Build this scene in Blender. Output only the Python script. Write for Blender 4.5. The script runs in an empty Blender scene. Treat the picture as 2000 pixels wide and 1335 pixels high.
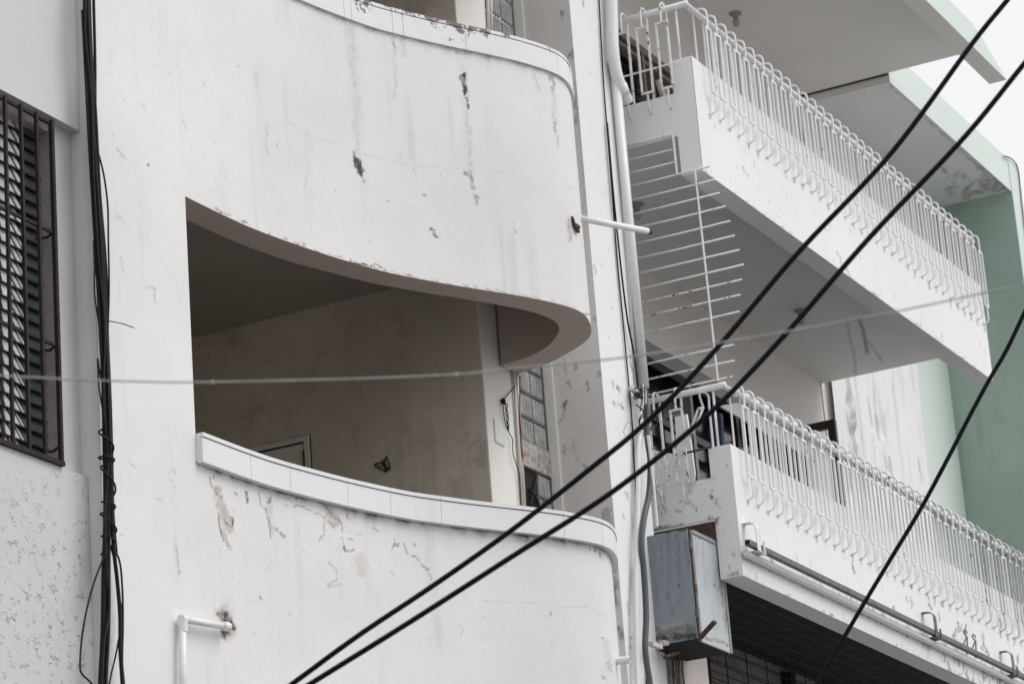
import bpy, math, random
import numpy as np
from mathutils import Vector, Matrix
random.seed(7); rng = np.random.default_rng(7)
sc = bpy.context.scene
COL = sc.collection

# ------------------------------------------------------------------ camera
CAM = np.array([-19.222, -7.727, 1.6])
FPX = 6090.48
M3 = np.array([[0.45709176645142113, -0.8863841649197237, -0.07341818045881811],
               [-0.24591914116429556, -0.2052799685975646, 0.9473034943995501],
               [0.8547460985879578, 0.41494969173641644, 0.3118106160420428]])
cam = bpy.data.cameras.new('camera'); cam_o = bpy.data.objects.new('camera', cam); COL.objects.link(cam_o)
cam.sensor_width = 36; cam.lens = FPX / 2000 * 36; cam.clip_start = 0.1; cam.clip_end = 2000
cam_o.matrix_world = Matrix(((M3[0][0], M3[1][0], -M3[2][0], CAM[0]), (M3[0][1], M3[1][1], -M3[2][1], CAM[1]),
                             (M3[0][2], M3[1][2], -M3[2][2], CAM[2]), (0, 0, 0, 1)))
cam.dof.use_dof = True; cam.dof.focus_distance = 18.6; cam.dof.aperture_fstop = 6.3
sc.camera = cam_o

# ------------------------------------------------------------------ sky, sun, exposure
SUN_EL, SUN_ROT = 52, 160          # sun over the street, behind thin cloud
w = bpy.data.worlds.new('World'); sc.world = w; w.use_nodes = True
wn, wl = w.node_tree.nodes, w.node_tree.links
bg = wn['Background']; sky = wn.new('ShaderNodeTexSky'); sky.sky_type = 'NISHITA'; sky.sun_disc = False
sky.sun_elevation = math.radians(SUN_EL); sky.sun_rotation = math.radians(SUN_ROT)
sky.dust_density = 4.0; sky.air_density = 1.2; sky.ozone_density = 1.0
hs = wn.new('ShaderNodeHueSaturation'); hs.inputs['Saturation'].default_value = 0.16
cl = wn.new('ShaderNodeMix'); cl.data_type = 'RGBA'; cl.inputs['Factor'].default_value = 0.68
cl.inputs['B'].default_value = (7.75, 7.7, 7.8, 1)      # thin overcast in front of the blue
wl.new(sky.outputs['Color'], hs.inputs['Color']); wl.new(hs.outputs['Color'], cl.inputs['A'])
wl.new(cl.outputs['Result'], bg.inputs['Color']); bg.inputs['Strength'].default_value = 0.125
sl = bpy.data.lights.new('sun', 'SUN'); sl.energy = 1.2; sl.angle = math.radians(38); sl.color = (1, 0.965, 0.92)
sun_o = bpy.data.objects.new('sun', sl); COL.objects.link(sun_o)
el, az = math.radians(SUN_EL), math.radians(SUN_ROT)
sdir = Vector((math.sin(az) * math.cos(el), math.cos(az) * math.cos(el), math.sin(el)))
sun_o.rotation_euler = sdir.to_track_quat('Z', 'Y').to_euler()
vs = sc.view_settings; vs.view_transform = 'Standard'; vs.look = 'None'; vs.exposure = 0.20; vs.gamma = 1
sc.cycles.max_bounces = 10; sc.cycles.diffuse_bounces = 6

# ------------------------------------------------------------------ helpers
def ray(px, py):
    return M3.T @ np.array([(px - 1000) / FPX, -(py - 667.5) / FPX, 1.0])
def at(px, py, **k):                     # where a point of the photo meets a wall (plane x=, y= or z=)
    r = ray(px, py); (a, v), = k.items(); i = 'xyz'.index(a)
    return CAM + (v - CAM[i]) / r[i] * r
FWD = np.array([M3[2][0], M3[2][1], 0]); FWD /= np.linalg.norm(FWD)
def span(px, py, d):                     # a point on the vertical plane across the street d metres off
    r = ray(px, py); return CAM + d / (r @ FWD) * r
def proj(P):
    d = (P - CAM) @ M3.T
    return np.stack([1000 + FPX * d[:, 0] / d[:, 2], 667.5 - FPX * d[:, 1] / d[:, 2]], 1)

OFF = {}
def empty(name, loc):
    o = bpy.data.objects.new(name, None); o.location = loc; o.empty_display_size = .2
    COL.objects.link(o); OFF[o.name] = np.array(loc, float); return o
def tag(o, label=None, cat=None, group=None, kind=None):
    if label: o['label'] = label
    if cat: o['category'] = cat
    if group: o['group'] = group
    if kind: o['kind'] = kind
    return o
def thing(name, label, cat, loc, group=None):
    return tag(empty(name, loc), label, cat, group)

def catmull(P, n=8, closed=False):
    P = [np.array(p, float) for p in P]; out = []
    for i in range(len(P) - 1):
        p0 = P[i - 1] if i else 2 * P[0] - P[1]; p1, p2 = P[i], P[i + 1]
        p3 = P[i + 2] if i + 2 < len(P) else 2 * P[-1] - P[-2]
        for k in range(n):
            t = k / n
            out.append(.5 * ((2 * p1) + (-p0 + p2) * t + (2 * p0 - 5 * p1 + 4 * p2 - p3) * t * t + (-p0 + 3 * p1 - 3 * p2 + p3) * t ** 3))
    out.append(P[-1]); return out
def resample(P, n):
    P = np.array(P, float); d = np.r_[0, np.cumsum(np.linalg.norm(np.diff(P, axis=0), axis=1))]
    t = np.linspace(0, d[-1], n); return np.stack([np.interp(t, d, P[:, k]) for k in range(P.shape[1])], 1)

class MB:
    def __init__(s): s.v = []; s.f = []; s.mi = []; s.cur = 0
    def add(s, V, F):
        b = len(s.v); s.v += [tuple(map(float, p)) for p in V]; s.f += [tuple(i + b for i in q) for q in F]; s.mi += [s.cur] * len(F); return s
    def box(s, a, b):
        x0, y0, z0 = a; x1, y1, z1 = b
        return s.add([(x0, y0, z0), (x1, y0, z0), (x1, y1, z0), (x0, y1, z0), (x0, y0, z1), (x1, y0, z1), (x1, y1, z1), (x0, y1, z1)],
                     [(0, 3, 2, 1), (4, 5, 6, 7), (0, 1, 5, 4), (1, 2, 6, 5), (2, 3, 7, 6), (3, 0, 4, 7)])
    def bar(s, a, b, w, h, up=(0, 0, 1)):            # square bar from a to b
        a, b = np.array(a, float), np.array(b, float); d = (b - a) / np.linalg.norm(b - a)
        u = np.cross(d, up); 
        if np.linalg.norm(u) < 1e-4: u = np.cross(d, (1, 0, 0))
        u /= np.linalg.norm(u); v = np.cross(u, d)
        V = [p + u * i * w / 2 + v * j * h / 2 for p in (a, b) for i, j in ((-1, -1), (1, -1), (1, 1), (-1, 1))]
        return s.add(V, [(0, 3, 2, 1), (4, 5, 6, 7), (0, 1, 5, 4), (1, 2, 6, 5), (2, 3, 7, 6), (3, 0, 4, 7)])
    def tube(s, P, r, n=8, cap=True, hollow=False):
        P = [np.array(p, float) for p in P]; V = []; F = []
        R = r if hasattr(r, '__len__') else [r] * len(P)
        t0 = P[1] - P[0]; t0 /= np.linalg.norm(t0)
        u = np.cross(t0, (0, 0, 1)); 
        if np.linalg.norm(u) < .05: u = np.cross(t0, (1, 0, 0))
        u /= np.linalg.norm(u)
        for i, p in enumerate(P):
            t = P[min(i + 1, len(P) - 1)] - P[max(i - 1, 0)]; t /= (np.linalg.norm(t) + 1e-12)
            u = u - t * (u @ t); u /= np.linalg.norm(u); v = np.cross(t, u)
            for k in range(n):
                a = 2 * math.pi * k / n; V.append(p + R[i] * (math.cos(a) * u + math.sin(a) * v))
        for i in range(len(P) - 1):
            for k in range(n):
                F.append((i * n + k, i * n + (k + 1) % n, (i + 1) * n + (k + 1) % n, (i + 1) * n + k))
        if cap: F += [tuple(range(n))[::-1], tuple(range((len(P) - 1) * n, len(P) * n))]
        return s.add(V, F)
    def sphere(s, c, r, n=12, m=8, sq=(1, 1, 1)):
        V = [(c[0], c[1], c[2] + r * sq[2])]; F = []
        for i in range(1, m):
            th = math.pi * i / m
            for k in range(n):
                a = 2 * math.pi * k / n
                V.append((c[0] + r * sq[0] * math.sin(th) * math.cos(a), c[1] + r * sq[1] * math.sin(th) * math.sin(a), c[2] + r * sq[2] * math.cos(th)))
        V.append((c[0], c[1], c[2] - r * sq[2]))
        for k in range(n): F.append((0, 1 + k, 1 + (k + 1) % n)); F.append((len(V) - 1, 1 + (m - 2) * n + (k + 1) % n, 1 + (m - 2) * n + k))
        for i in range(m - 2):
            for k in range(n): F.append((1 + i * n + k, 1 + (i + 1) * n + k, 1 + (i + 1) * n + (k + 1) % n, 1 + i * n + (k + 1) % n))
        return s.add(V, F)
    def lathe(s, prof, c, n=16):
        V = []; F = []
        for r, z in prof:
            for k in range(n): a = 2 * math.pi * k / n; V.append((c[0] + r * math.cos(a), c[1] + r * math.sin(a), c[2] + z))
        for i in range(len(prof) - 1):
            for k in range(n): F.append((i * n + k, i * n + (k + 1) % n, (i + 1) * n + (k + 1) % n, (i + 1) * n + k))
        F += [tuple(range(n))[::-1], tuple(range((len(prof) - 1) * n, len(prof) * n))]
        return s.add(V, F)
    def prism(s, poly, d):                             # planar polygon pushed along vector d
        n = len(poly); P = [np.array(p, float) for p in poly]; d = np.array(d, float)
        return s.add(P + [p + d for p in P], [tuple(range(n))[::-1], tuple(range(n, 2 * n))] + [(i, (i + 1) % n, n + (i + 1) % n, n + i) for i in range(n)])
    def build(s, name, mats, parent=None, smooth=False, bevel=0):
        me = bpy.data.meshes.new(name)
        off = OFF.get(parent.name, np.zeros(3)) if parent else np.zeros(3)
        me.from_pydata([tuple(np.array(p) - off) for p in s.v], [], s.f)
        mats = mats if isinstance(mats, (list, tuple)) else [mats]
        for m in mats: me.materials.append(m)
        me.polygons.foreach_set('material_index', s.mi)
        if smooth: me.polygons.foreach_set('use_smooth', [True] * len(s.f))
        me.update(); me.validate()
        o = bpy.data.objects.new(name, me); COL.objects.link(o)
        if parent: o.parent = parent; OFF[o.name] = off
        if bevel:
            b = o.modifiers.new('bevel', 'BEVEL'); b.width = bevel; b.segments = 2; b.limit_method = 'ANGLE'; b.angle_limit = math.radians(40)
        return o

# ---- fine wall skins that carry their wear (R dark stain, G bare plaster, B rust) as an attribute
def vnoise(x, y, seed):
    g = np.random.default_rng(seed).random((256, 256)); xi, yi = np.floor(x).astype(int), np.floor(y).astype(int)
    fx, fy = x - xi, y - yi; fx = fx * fx * (3 - 2 * fx); fy = fy * fy * (3 - 2 * fy)
    a = g[xi % 256, yi % 256]; b = g[(xi + 1) % 256, yi % 256]; c = g[xi % 256, (yi + 1) % 256]; d = g[(xi + 1) % 256, (yi + 1) % 256]
    return (a * (1 - fx) + b * fx) * (1 - fy) + (c * (1 - fx) + d * fx) * fy - .5
def wear_of(V, strokes):
    pp = proj(V); W = np.zeros((len(V), 4))
    q = pp + np.stack([vnoise(pp[:, 0] / 9, pp[:, 1] / 9, 1) * 9 + vnoise(pp[:, 0] / 3, pp[:, 1] / 3, 3) * 4,
                       vnoise(pp[:, 0] / 9, pp[:, 1] / 9, 2) * 9 + vnoise(pp[:, 0] / 3, pp[:, 1] / 3, 4) * 4], 1)
    for ch, wd, st, pts in strokes:
        src = pp + (q - pp) * min(1, wd / 7)
        P = np.array(pts, float); lo, hi = P.min(0) - 3 * wd - 4, P.max(0) + 3 * wd + 4
        m = np.where((pp > lo).all(1) & (pp < hi).all(1))[0]
        if not len(m): continue
        x = src[m]; best = np.full(len(m), 1e9)
        for a, b in zip(P[:-1], P[1:]):
            ab = b - a; t = np.clip(((x - a) @ ab) / max(ab @ ab, 1e-6), 0, 1)
            best = np.minimum(best, np.linalg.norm(x - a - t[:, None] * ab, axis=1))
        h = wd / 2
        v = st * np.clip((h * 1.35 - best) / (h * .7), 0, 1) if st > .3 or wd < 5 else st * np.exp(-(best / h) ** 2) * (.35 + 1.3 * (vnoise(x[:, 0] / 2.2, x[:, 1] / 40, 8) + .5))
        W[m, ch] = np.maximum(W[m, ch], v)
    return W
def skin(name, rows, mat, parent, strokes=(), keep=None, extra=None):
    """rows: array (nz, ns, 3) of points; keep: mask (nz-1, ns-1)"""
    nz, ns, _ = rows.shape; V = rows.reshape(-1, 3); idx = np.arange(nz * ns).reshape(nz, ns)
    Q = np.stack([idx[:-1, :-1], idx[:-1, 1:], idx[1:, 1:], idx[1:, :-1]], -1)
    Q = Q[keep] if keep is not None else Q.reshape(-1, 4)
    used = np.unique(Q); remap = np.zeros(nz * ns, int); remap[used] = np.arange(len(used)); V = V[used]; Q = remap[Q]
    W = wear_of(V, strokes)
    if extra is not None: W = np.maximum(W, extra(V))
    off = OFF.get(parent.name, np.zeros(3)); me = bpy.data.meshes.new(name)
    me.vertices.add(len(V)); me.vertices.foreach_set('co', (V - off).ravel())
    me.loops.add(Q.size); me.loops.foreach_set('vertex_index', Q.ravel())
    me.polygons.add(len(Q)); me.polygons.foreach_set('loop_start', np.arange(len(Q)) * 4)
    me.polygons.foreach_set('use_smooth', np.ones(len(Q), bool))
    me.update(calc_edges=True); me.materials.append(mat)
    at_ = me.attributes.new('wear', 'FLOAT_COLOR', 'POINT'); W[:, 3] = 1; at_.data.foreach_set('color', W.ravel())
    o = bpy.data.objects.new(name, me); COL.objects.link(o); o.parent = parent; OFF[o.name] = off
    return o
def steps(*seg):                                       # piecewise linspace: (end, pitch) after a start
    out = [seg[0]]
    for e, p in seg[1:]:
        n = max(1, int(round((e - out[-1]) / p))); out += list(np.linspace(out[-1], e, n + 1)[1:])
    return np.array(out)

# ------------------------------------------------------------------ materials
def base_mat(name):
    m = bpy.data.materials.new(name); m.use_nodes = True; nt = m.node_tree
    return m, nt.nodes, nt.links, nt.nodes['Principled BSDF']
def noise(N, L, vec, scale, detail=4, rough=.55, stretch=None):
    if stretch:
        mp = N.new('ShaderNodeMapping'); mp.inputs['Scale'].default_value = stretch; L.new(vec, mp.inputs['Vector']); vec = mp.outputs['Vector']
    n = N.new('ShaderNodeTexNoise'); n.inputs['Scale'].default_value = scale; n.inputs['Detail'].default_value = detail
    n.inputs['Roughness'].default_value = rough; L.new(vec, n.inputs['Vector']); return n.outputs['Fac']
def ramp(N, L, src, a, b, va=0., vb=1.):
    r = N.new('ShaderNodeMapRange'); r.inputs['From Min'].default_value = a; r.inputs['From Max'].default_value = b
    r.inputs['To Min'].default_value = va; r.inputs['To Max'].default_value = vb; L.new(src, r.inputs['Value']); return r.outputs['Result']
def mix(N, L, fac, a, b, mode='MIX'):
    m = N.new('ShaderNodeMix'); m.data_type = 'RGBA'; m.blend_type = mode
    for k, v in (('Factor', fac), ('A', a), ('B', b)):
        if isinstance(v, (tuple, list)): m.inputs[k].default_value = (*v[:3], 1)
        elif isinstance(v, (int, float)): m.inputs[k].default_value = v
        else: L.new(v, m.inputs[k])
    return m.outputs['Result']
def math_(N, L, op, a, b):
    m = N.new('ShaderNodeMath'); m.operation = op
    for i, v in enumerate((a, b)):
        if isinstance(v, (int, float)): m.inputs[i].default_value = v
        else: L.new(v, m.inputs[i])
    return m.outputs[0]
def paint(name, col, rough=.62, mott=.05, streak=.10, speck=.25, bump=.12, wear=False, flake=0, crack=.25, grime=(.10, .095, .09), blotch=0, blotch_col=(.3, .28, .26), spec=.3):
    m, N, L, B = base_mat(name)
    pos = N.new('ShaderNodeNewGeometry').outputs['Position']
    c = np.array(col)
    big = noise(N, L, pos, .9, 5); fine = noise(N, L, pos, 14, 5, .65)
    out = mix(N, L, ramp(N, L, big, .3, .7), tuple(c * (1 - mott)), tuple(np.minimum(c * (1 + mott * .6), .92)))
    out = mix(N, L, ramp(N, L, fine, .35, .75, 0, .5 * mott * 3), out, tuple(c * .82))
    if streak:
        st = noise(N, L, pos, 1.0, 5, .6, (7, 7, .32)); st2 = noise(N, L, pos, 1.6, 3, .5)
        f = math_(N, L, 'MULTIPLY', ramp(N, L, st, .56, .74), ramp(N, L, st2, .42, .62))
        out = mix(N, L, math_(N, L, 'MULTIPLY', f, streak * 2.2), out, tuple(c * .55))
    if speck:
        sp = noise(N, L, pos, 38, 3, .6); gate = noise(N, L, pos, 1.3, 4)
        f = math_(N, L, 'MULTIPLY', ramp(N, L, sp, .70, .76), ramp(N, L, gate, .48, .62))
        out = mix(N, L, math_(N, L, 'MULTIPLY', f, speck), out, grime)
    if crack:
        vo = N.new('ShaderNodeTexVoronoi'); vo.feature = 'DISTANCE_TO_EDGE'; vo.inputs['Scale'].default_value = 1.7
        wv = N.new('ShaderNodeVectorMath'); wv.operation = 'ADD'
        nz = N.new('ShaderNodeTexNoise'); nz.inputs['Scale'].default_value = 2.6; nz.inputs['Detail'].default_value = 6; L.new(pos, nz.inputs['Vector'])
        L.new(pos, wv.inputs[0]); L.new(nz.outputs['Color'], wv.inputs[1]); L.new(wv.outputs[0], vo.inputs['Vector'])
        gate = noise(N, L, pos, .8, 3)
        f = math_(N, L, 'MULTIPLY', ramp(N, L, vo.outputs['Distance'], .0, .006, 1, 0), ramp(N, L, gate, .5, .58))
        out = mix(N, L, math_(N, L, 'MULTIPLY', f, crack), out, tuple(c * .45))
    if blotch:
        bn = noise(N, L, pos, 2.2, 8, .7); bf = ramp(N, L, bn, .54, .66)
        out = mix(N, L, math_(N, L, 'MULTIPLY', bf, blotch), out, blotch_col)
    h = math_(N, L, 'ADD', math_(N, L, 'MULTIPLY', fine, .5), math_(N, L, 'MULTIPLY', big, 1.2))
    h = math_(N, L, 'ADD', h, math_(N, L, 'MULTIPLY', noise(N, L, pos, 55, 3), .16))
    if flake:
        fn = noise(N, L, pos, 18, 4, .6, (1, 1, .75)); fg = noise(N, L, pos, 1.9, 3, .5, (1, 1, .45))
        ff = math_(N, L, 'MULTIPLY', ramp(N, L, fn, .555, .74), ramp(N, L, fg, .42, .58))
        h = math_(N, L, 'ADD', h, math_(N, L, 'MULTIPLY', ff, flake))
    if wear:
        wa = N.new('ShaderNodeAttribute'); wa.attribute_name = 'wear'; sep = N.new('ShaderNodeSeparateColor'); L.new(wa.outputs['Color'], sep.inputs['Color'])
        brk = noise(N, L, pos, 24, 5, .7)
        g = math_(N, L, 'MULTIPLY', sep.outputs['Green'], 1.0)
        out = mix(N, L, g, out, mix(N, L, ramp(N, L, fine, .35, .65), (.44, .40, .37), (.60, .57, .54)))
        d = math_(N, L, 'MULTIPLY', sep.outputs['Red'], ramp(N, L, brk, .32, .58, .25, 1.25)); d = math_(N, L, 'MINIMUM', d, 1.0)
        out = mix(N, L, d, out, (.055, .05, .046))
        rb = math_(N, L, 'MULTIPLY', sep.outputs['Blue'], ramp(N, L, brk, .3, .6, .1, 1.2)); rb = math_(N, L, 'MINIMUM', rb, 1.0)
        out = mix(N, L, rb, out, (.16, .06, .035))
        h = math_(N, L, 'SUBTRACT', h, math_(N, L, 'MULTIPLY', sep.outputs['Green'], .9))
        h = math_(N, L, 'SUBTRACT', h, math_(N, L, 'MULTIPLY', sep.outputs['Red'], .5))
    L.new(out, B.inputs['Base Color']); B.inputs['Roughness'].default_value = rough; B.inputs['Specular IOR Level'].default_value = spec
    bp = N.new('ShaderNodeBump'); bp.inputs['Strength'].default_value = bump * 3; bp.inputs['Distance'].default_value = .012
    L.new(h, bp.inputs['Height']); L.new(bp.outputs['Normal'], B.inputs['Normal'])
    return m
def edge_wear(m, z0, z1, col, k=.9):          # paint rubbed through along a top edge
    N, L = m.node_tree.nodes, m.node_tree.links; B = N['Principled BSDF']; src = B.inputs['Base Color'].links[0].from_socket
    pos = N.new('ShaderNodeNewGeometry').outputs['Position']; sp = N.new('ShaderNodeSeparateXYZ'); L.new(pos, sp.inputs[0])
    n = noise(N, L, pos, 11, 7, .75); g = noise(N, L, pos, 2.3, 3)
    f = math_(N, L, 'ADD', math_(N, L, 'MULTIPLY', ramp(N, L, sp.outputs['Z'], z0, z1), .17), n); f = math_(N, L, 'ADD', f, ramp(N, L, g, .3, .7, -.06, .06))
    L.new(mix(N, L, math_(N, L, 'MULTIPLY', ramp(N, L, f, .665, .70), k), src, col), B.inputs['Base Color'])
def simple(name, col, rough=.5, metal=0, var=.12, scale=20, spec=.5, rust=0, rust_scale=9, rust_col=(.14, .055, .03), th=.56, bump=.08):
    m, N, L, B = base_mat(name); pos = N.new('ShaderNodeNewGeometry').outputs['Position']; c = np.array(col)
    n = noise(N, L, pos, scale, 4)
    out = mix(N, L, ramp(N, L, n, .3, .7), tuple(c * (1 - var)), tuple(np.minimum(c * (1 + var), .95)))
    if rust:
        r = noise(N, L, pos, rust_scale, 7, .7)
        out = mix(N, L, math_(N, L, 'MULTIPLY', ramp(N, L, r, th, th + .06), rust), out, rust_col)
    L.new(out, B.inputs['Base Color']); B.inputs['Roughness'].default_value = rough; B.inputs['Metallic'].default_value = metal; B.inputs['Specular IOR Level'].default_value = spec
    if bump:
        bp = N.new('ShaderNodeBump'); bp.inputs['Strength'].default_value = bump * 3; bp.inputs['Distance'].default_value = .004
        L.new(n, bp.inputs['Height']); L.new(bp.outputs['Normal'], B.inputs['Normal'])
    return m

MT = {}
MT['white'] = paint('white_facade_paint', (.742, .735, .74), wear=True, mott=.07, streak=.17, speck=.22, bump=.10)
MT['white_fin'] = paint('white_pillar_paint', (.79, .80, .82), wear=True, mott=.03, streak=.06, speck=.3, bump=.08, crack=.1)
MT['fin_side'] = paint('dusty_pillar_side_paint', (.70, .685, .675), wear=True, mott=.06, streak=.1, speck=.25, bump=.10, crack=.1)
MT['balc'] = paint('white_balcony_paint', (.80, .80, .82), wear=True, mott=.035, streak=.08, speck=.12, bump=.07, crack=.08)
MT['coping'] = paint('white_tile_coping', (.75, .75, .765), rough=.45, mott=.04, streak=.14, speck=.3, bump=.03, crack=0)
MT['coping_worn'] = paint('worn_tile_coping', (.76, .76, .775), rough=.5, mott=.02, streak=.08, speck=.9, bump=.04, crack=0, grime=(.13, .06, .07), blotch=.75, blotch_col=(.72, .72, .74))
edge_wear(MT['coping_worn'], 9.50, 9.64, (.13, .10, .12))
MT['joint'] = simple('dark_joint', (.055, .042, .04), .9, bump=0)
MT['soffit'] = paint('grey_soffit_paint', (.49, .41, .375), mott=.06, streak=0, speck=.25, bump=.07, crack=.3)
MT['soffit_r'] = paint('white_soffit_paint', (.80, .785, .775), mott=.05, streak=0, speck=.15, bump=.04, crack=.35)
MT['soffit_mould'] = paint('mouldy_soffit_paint', (.76, .77, .77), wear=True, mott=.08, streak=0, speck=.2, bump=.06, crack=.3)
MT['loggia'] = paint('beige_loggia_paint', (.73, .66, .575), mott=.18, streak=.2, speck=.4, bump=.2, crack=.7, blotch=.45, blotch_col=(.36, .30, .25))
MT['door_paint'] = paint('pale_door_paint', (.80, .755, .69), mott=.08, streak=.1, speck=.3, bump=.03, crack=0)
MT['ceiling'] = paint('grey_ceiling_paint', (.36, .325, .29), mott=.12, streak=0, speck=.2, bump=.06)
MT['pier'] = paint('cream_pier_paint', (.78, .765, .73), mott=.04, streak=.05, speck=.3, bump=.12, crack=.4)
MT['left'] = paint('grey_white_paint', (.575, .58, .585), mott=.05, streak=.06, speck=.2, bump=.09, crack=.1)
MT['left_rough'] = paint('flaking_grey_white_paint', (.585, .585, .588), mott=.06, streak=.05, speck=.25, bump=.20, flake=2.6, crack=.1)
MT['left_mint'] = paint('pale_mint_paint', (.655, .68, .68), mott=.06, streak=.05, speck=.3, bump=.08, crack=0)
MT['beige_wall'] = paint('pale_beige_wall_paint', (.74, .715, .69), mott=.04, streak=.05, speck=.1, bump=.04, crack=.1)
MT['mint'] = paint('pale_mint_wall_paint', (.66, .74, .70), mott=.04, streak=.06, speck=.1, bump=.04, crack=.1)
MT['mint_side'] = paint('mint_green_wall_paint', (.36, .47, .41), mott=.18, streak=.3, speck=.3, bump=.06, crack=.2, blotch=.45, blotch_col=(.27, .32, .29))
MT['steel_skin'] = paint('weathered_bluish_steel_paint', (.255, .295, .325), wear=True, rough=.5, mott=.12, streak=.3, speck=.5, bump=.04, crack=0)
MT['door_skin'] = paint('weathered_pale_steel_paint', (.47, .505, .53), wear=True, rough=.5, mott=.12, streak=.35, speck=.4, bump=.03, crack=0)
MT['dirty_wall'] = paint('stained_pink_white_paint', (.60, .55, .53), mott=.08, streak=.45, speck=.8, bump=.1, grime=(.05, .04, .035))
MT['white_metal'] = simple('white_enamel_metal', (.80, .81, .83), .5, var=.05, rust=.85, rust_scale=13, th=.63, spec=.3)
MT['white_metal_grimy'] = simple('grimy_white_metal', (.56, .57, .59), .55, var=.14, scale=14, rust=.9, rust_scale=11, th=.60, rust_col=(.09, .06, .05), spec=.3)
MT['white_metal_rusty'] = simple('chipped_white_metal', (.76, .765, .78), .5, var=.06, rust=1, rust_scale=15, th=.57)
MT['rust'] = simple('rusty_iron', (.058, .033, .026), .85, var=.5, scale=30)
MT['dark_iron'] = simple('dark_brown_iron', (.026, .018, .018), .6, var=.3, spec=.2)
MT['black_cable'] = simple('black_cable_sheath', (.009, .010, .013), .5, var=.25, bump=.02, spec=.18)
MT['line'] = simple('black_power_line', (.006, .006, .011), .6, var=.2, bump=0, spec=.08)
MT['grey_hose'] = simple('grey_conduit', (.075, .08, .09), .5, var=.1)
MT['pvc'] = simple('white_plastic_pipe', (.74, .745, .745), .38, var=.04, bump=.02)
MT['pvc_cream'] = simple('cream_plastic_pipe', (.66, .64, .58), .4, var=.04, bump=.02)
MT['rope'] = simple('pale_string', (.36, .35, .34), .8, var=.2)
MT['dark_string'] = simple('dark_frayed_string', (.05, .05, .05), .9)
MT['red_wire'] = simple('red_wire', (.26, .03, .04), .5)
MT['tube_grey'] = simple('galvanised_tube', (.13, .135, .14), .5, metal=.3, var=.25, rust=.7, rust_scale=7, th=.55, rust_col=(.06, .05, .045))
MT['steel'] = simple('weathered_bluish_steel', (.27, .305, .33), .5, var=.15, scale=6, rust=.55, rust_scale=5, th=.62, rust_col=(.12, .10, .09))
MT['steel_door'] = simple('weathered_pale_steel', (.47, .50, .52), .5, var=.14, scale=5, rust=.85, rust_scale=4.5, th=.575, rust_col=(.22, .15, .11))
MT['black'] = simple('dark_interior', (.012, .012, .013), .9, bump=0)
MT['dark_frame'] = simple('black_door_frame', (.018, .016, .016), .4, bump=0)
MT['grey_frame'] = simple('grey_aluminium', (.30, .29, .285), .45, metal=.2)
MT['brown_frame'] = simple('brown_window_frame', (.19, .15, .125), .55, var=.2)
MT['board'] = simple('white_board', (.88, .885, .90), .5, var=.02, bump=0)
MT['blue_cloth'] = simple('dark_blue_cloth', (.02, .035, .075), .9, var=.3)
MT['bulb'] = simple('bulb_glass', (.42, .40, .37), .15, bump=0)
MT['lamp_base'] = simple('grey_lamp_holder', (.30, .29, .28), .6)
MT['butterfly'] = simple('yellow_green_enamel', (.30, .31, .13), .5, var=.45, scale=60)
MT['butterfly_edge'] = simple('black_enamel', (.015, .014, .012), .4)
MT['mortar'] = simple('dirty_mortar', (.11, .105, .10), .9, var=.3)
MT['mortar_white'] = simple('white_mortar', (.62, .62, .62), .9, var=.2)
MT['cement'] = simple('rough_cement', (.36, .335, .315), .9, var=.5, scale=26, bump=.5)
MT['asphalt'] = simple('asphalt', (.12, .12, .12), .9, var=.2, scale=40)
MT['concrete'] = simple('pavement_concrete', (.28, .275, .265), .85, var=.12, scale=6)

def glass_block(name):
    m, N, L, B = base_mat(name); pos = N.new('ShaderNodeNewGeometry').outputs['Position']
    n = noise(N, L, pos, 9, 3); out = mix(N, L, ramp(N, L, n, .3, .7), (.20, .205, .205), (.40, .405, .40))
    L.new(out, B.inputs['Base Color']); B.inputs['Roughness'].default_value = .18; B.inputs['Specular IOR Level'].default_value = .7
    return m
MT['gblock'] = glass_block('fluted_glass_block')
def pane(name, col, rough):
    m, N, L, B = base_mat(name); pos = N.new('ShaderNodeNewGeometry').outputs['Position']
    n = noise(N, L, pos, 5, 3); c = np.array(col)
    L.new(mix(N, L, ramp(N, L, n, .3, .7), tuple(c * .7), tuple(c * 1.25)), B.inputs['Base Color'])
    B.inputs['Roughness'].default_value = rough; B.inputs['Specular IOR Level'].default_value = .6; return m
MT['blade_dark'] = pane('smoked_louvre_glass', (.05, .058, .062), .2)
MT['blade_reflection'] = pane('painted_louvre_reflection', (.55, .56, .58), .25)  # pale colour standing in for bright reflections in the louvre glass
MT['dark_glass'] = pane('dark_door_glass', (.012, .012, .013), .12)

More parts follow.
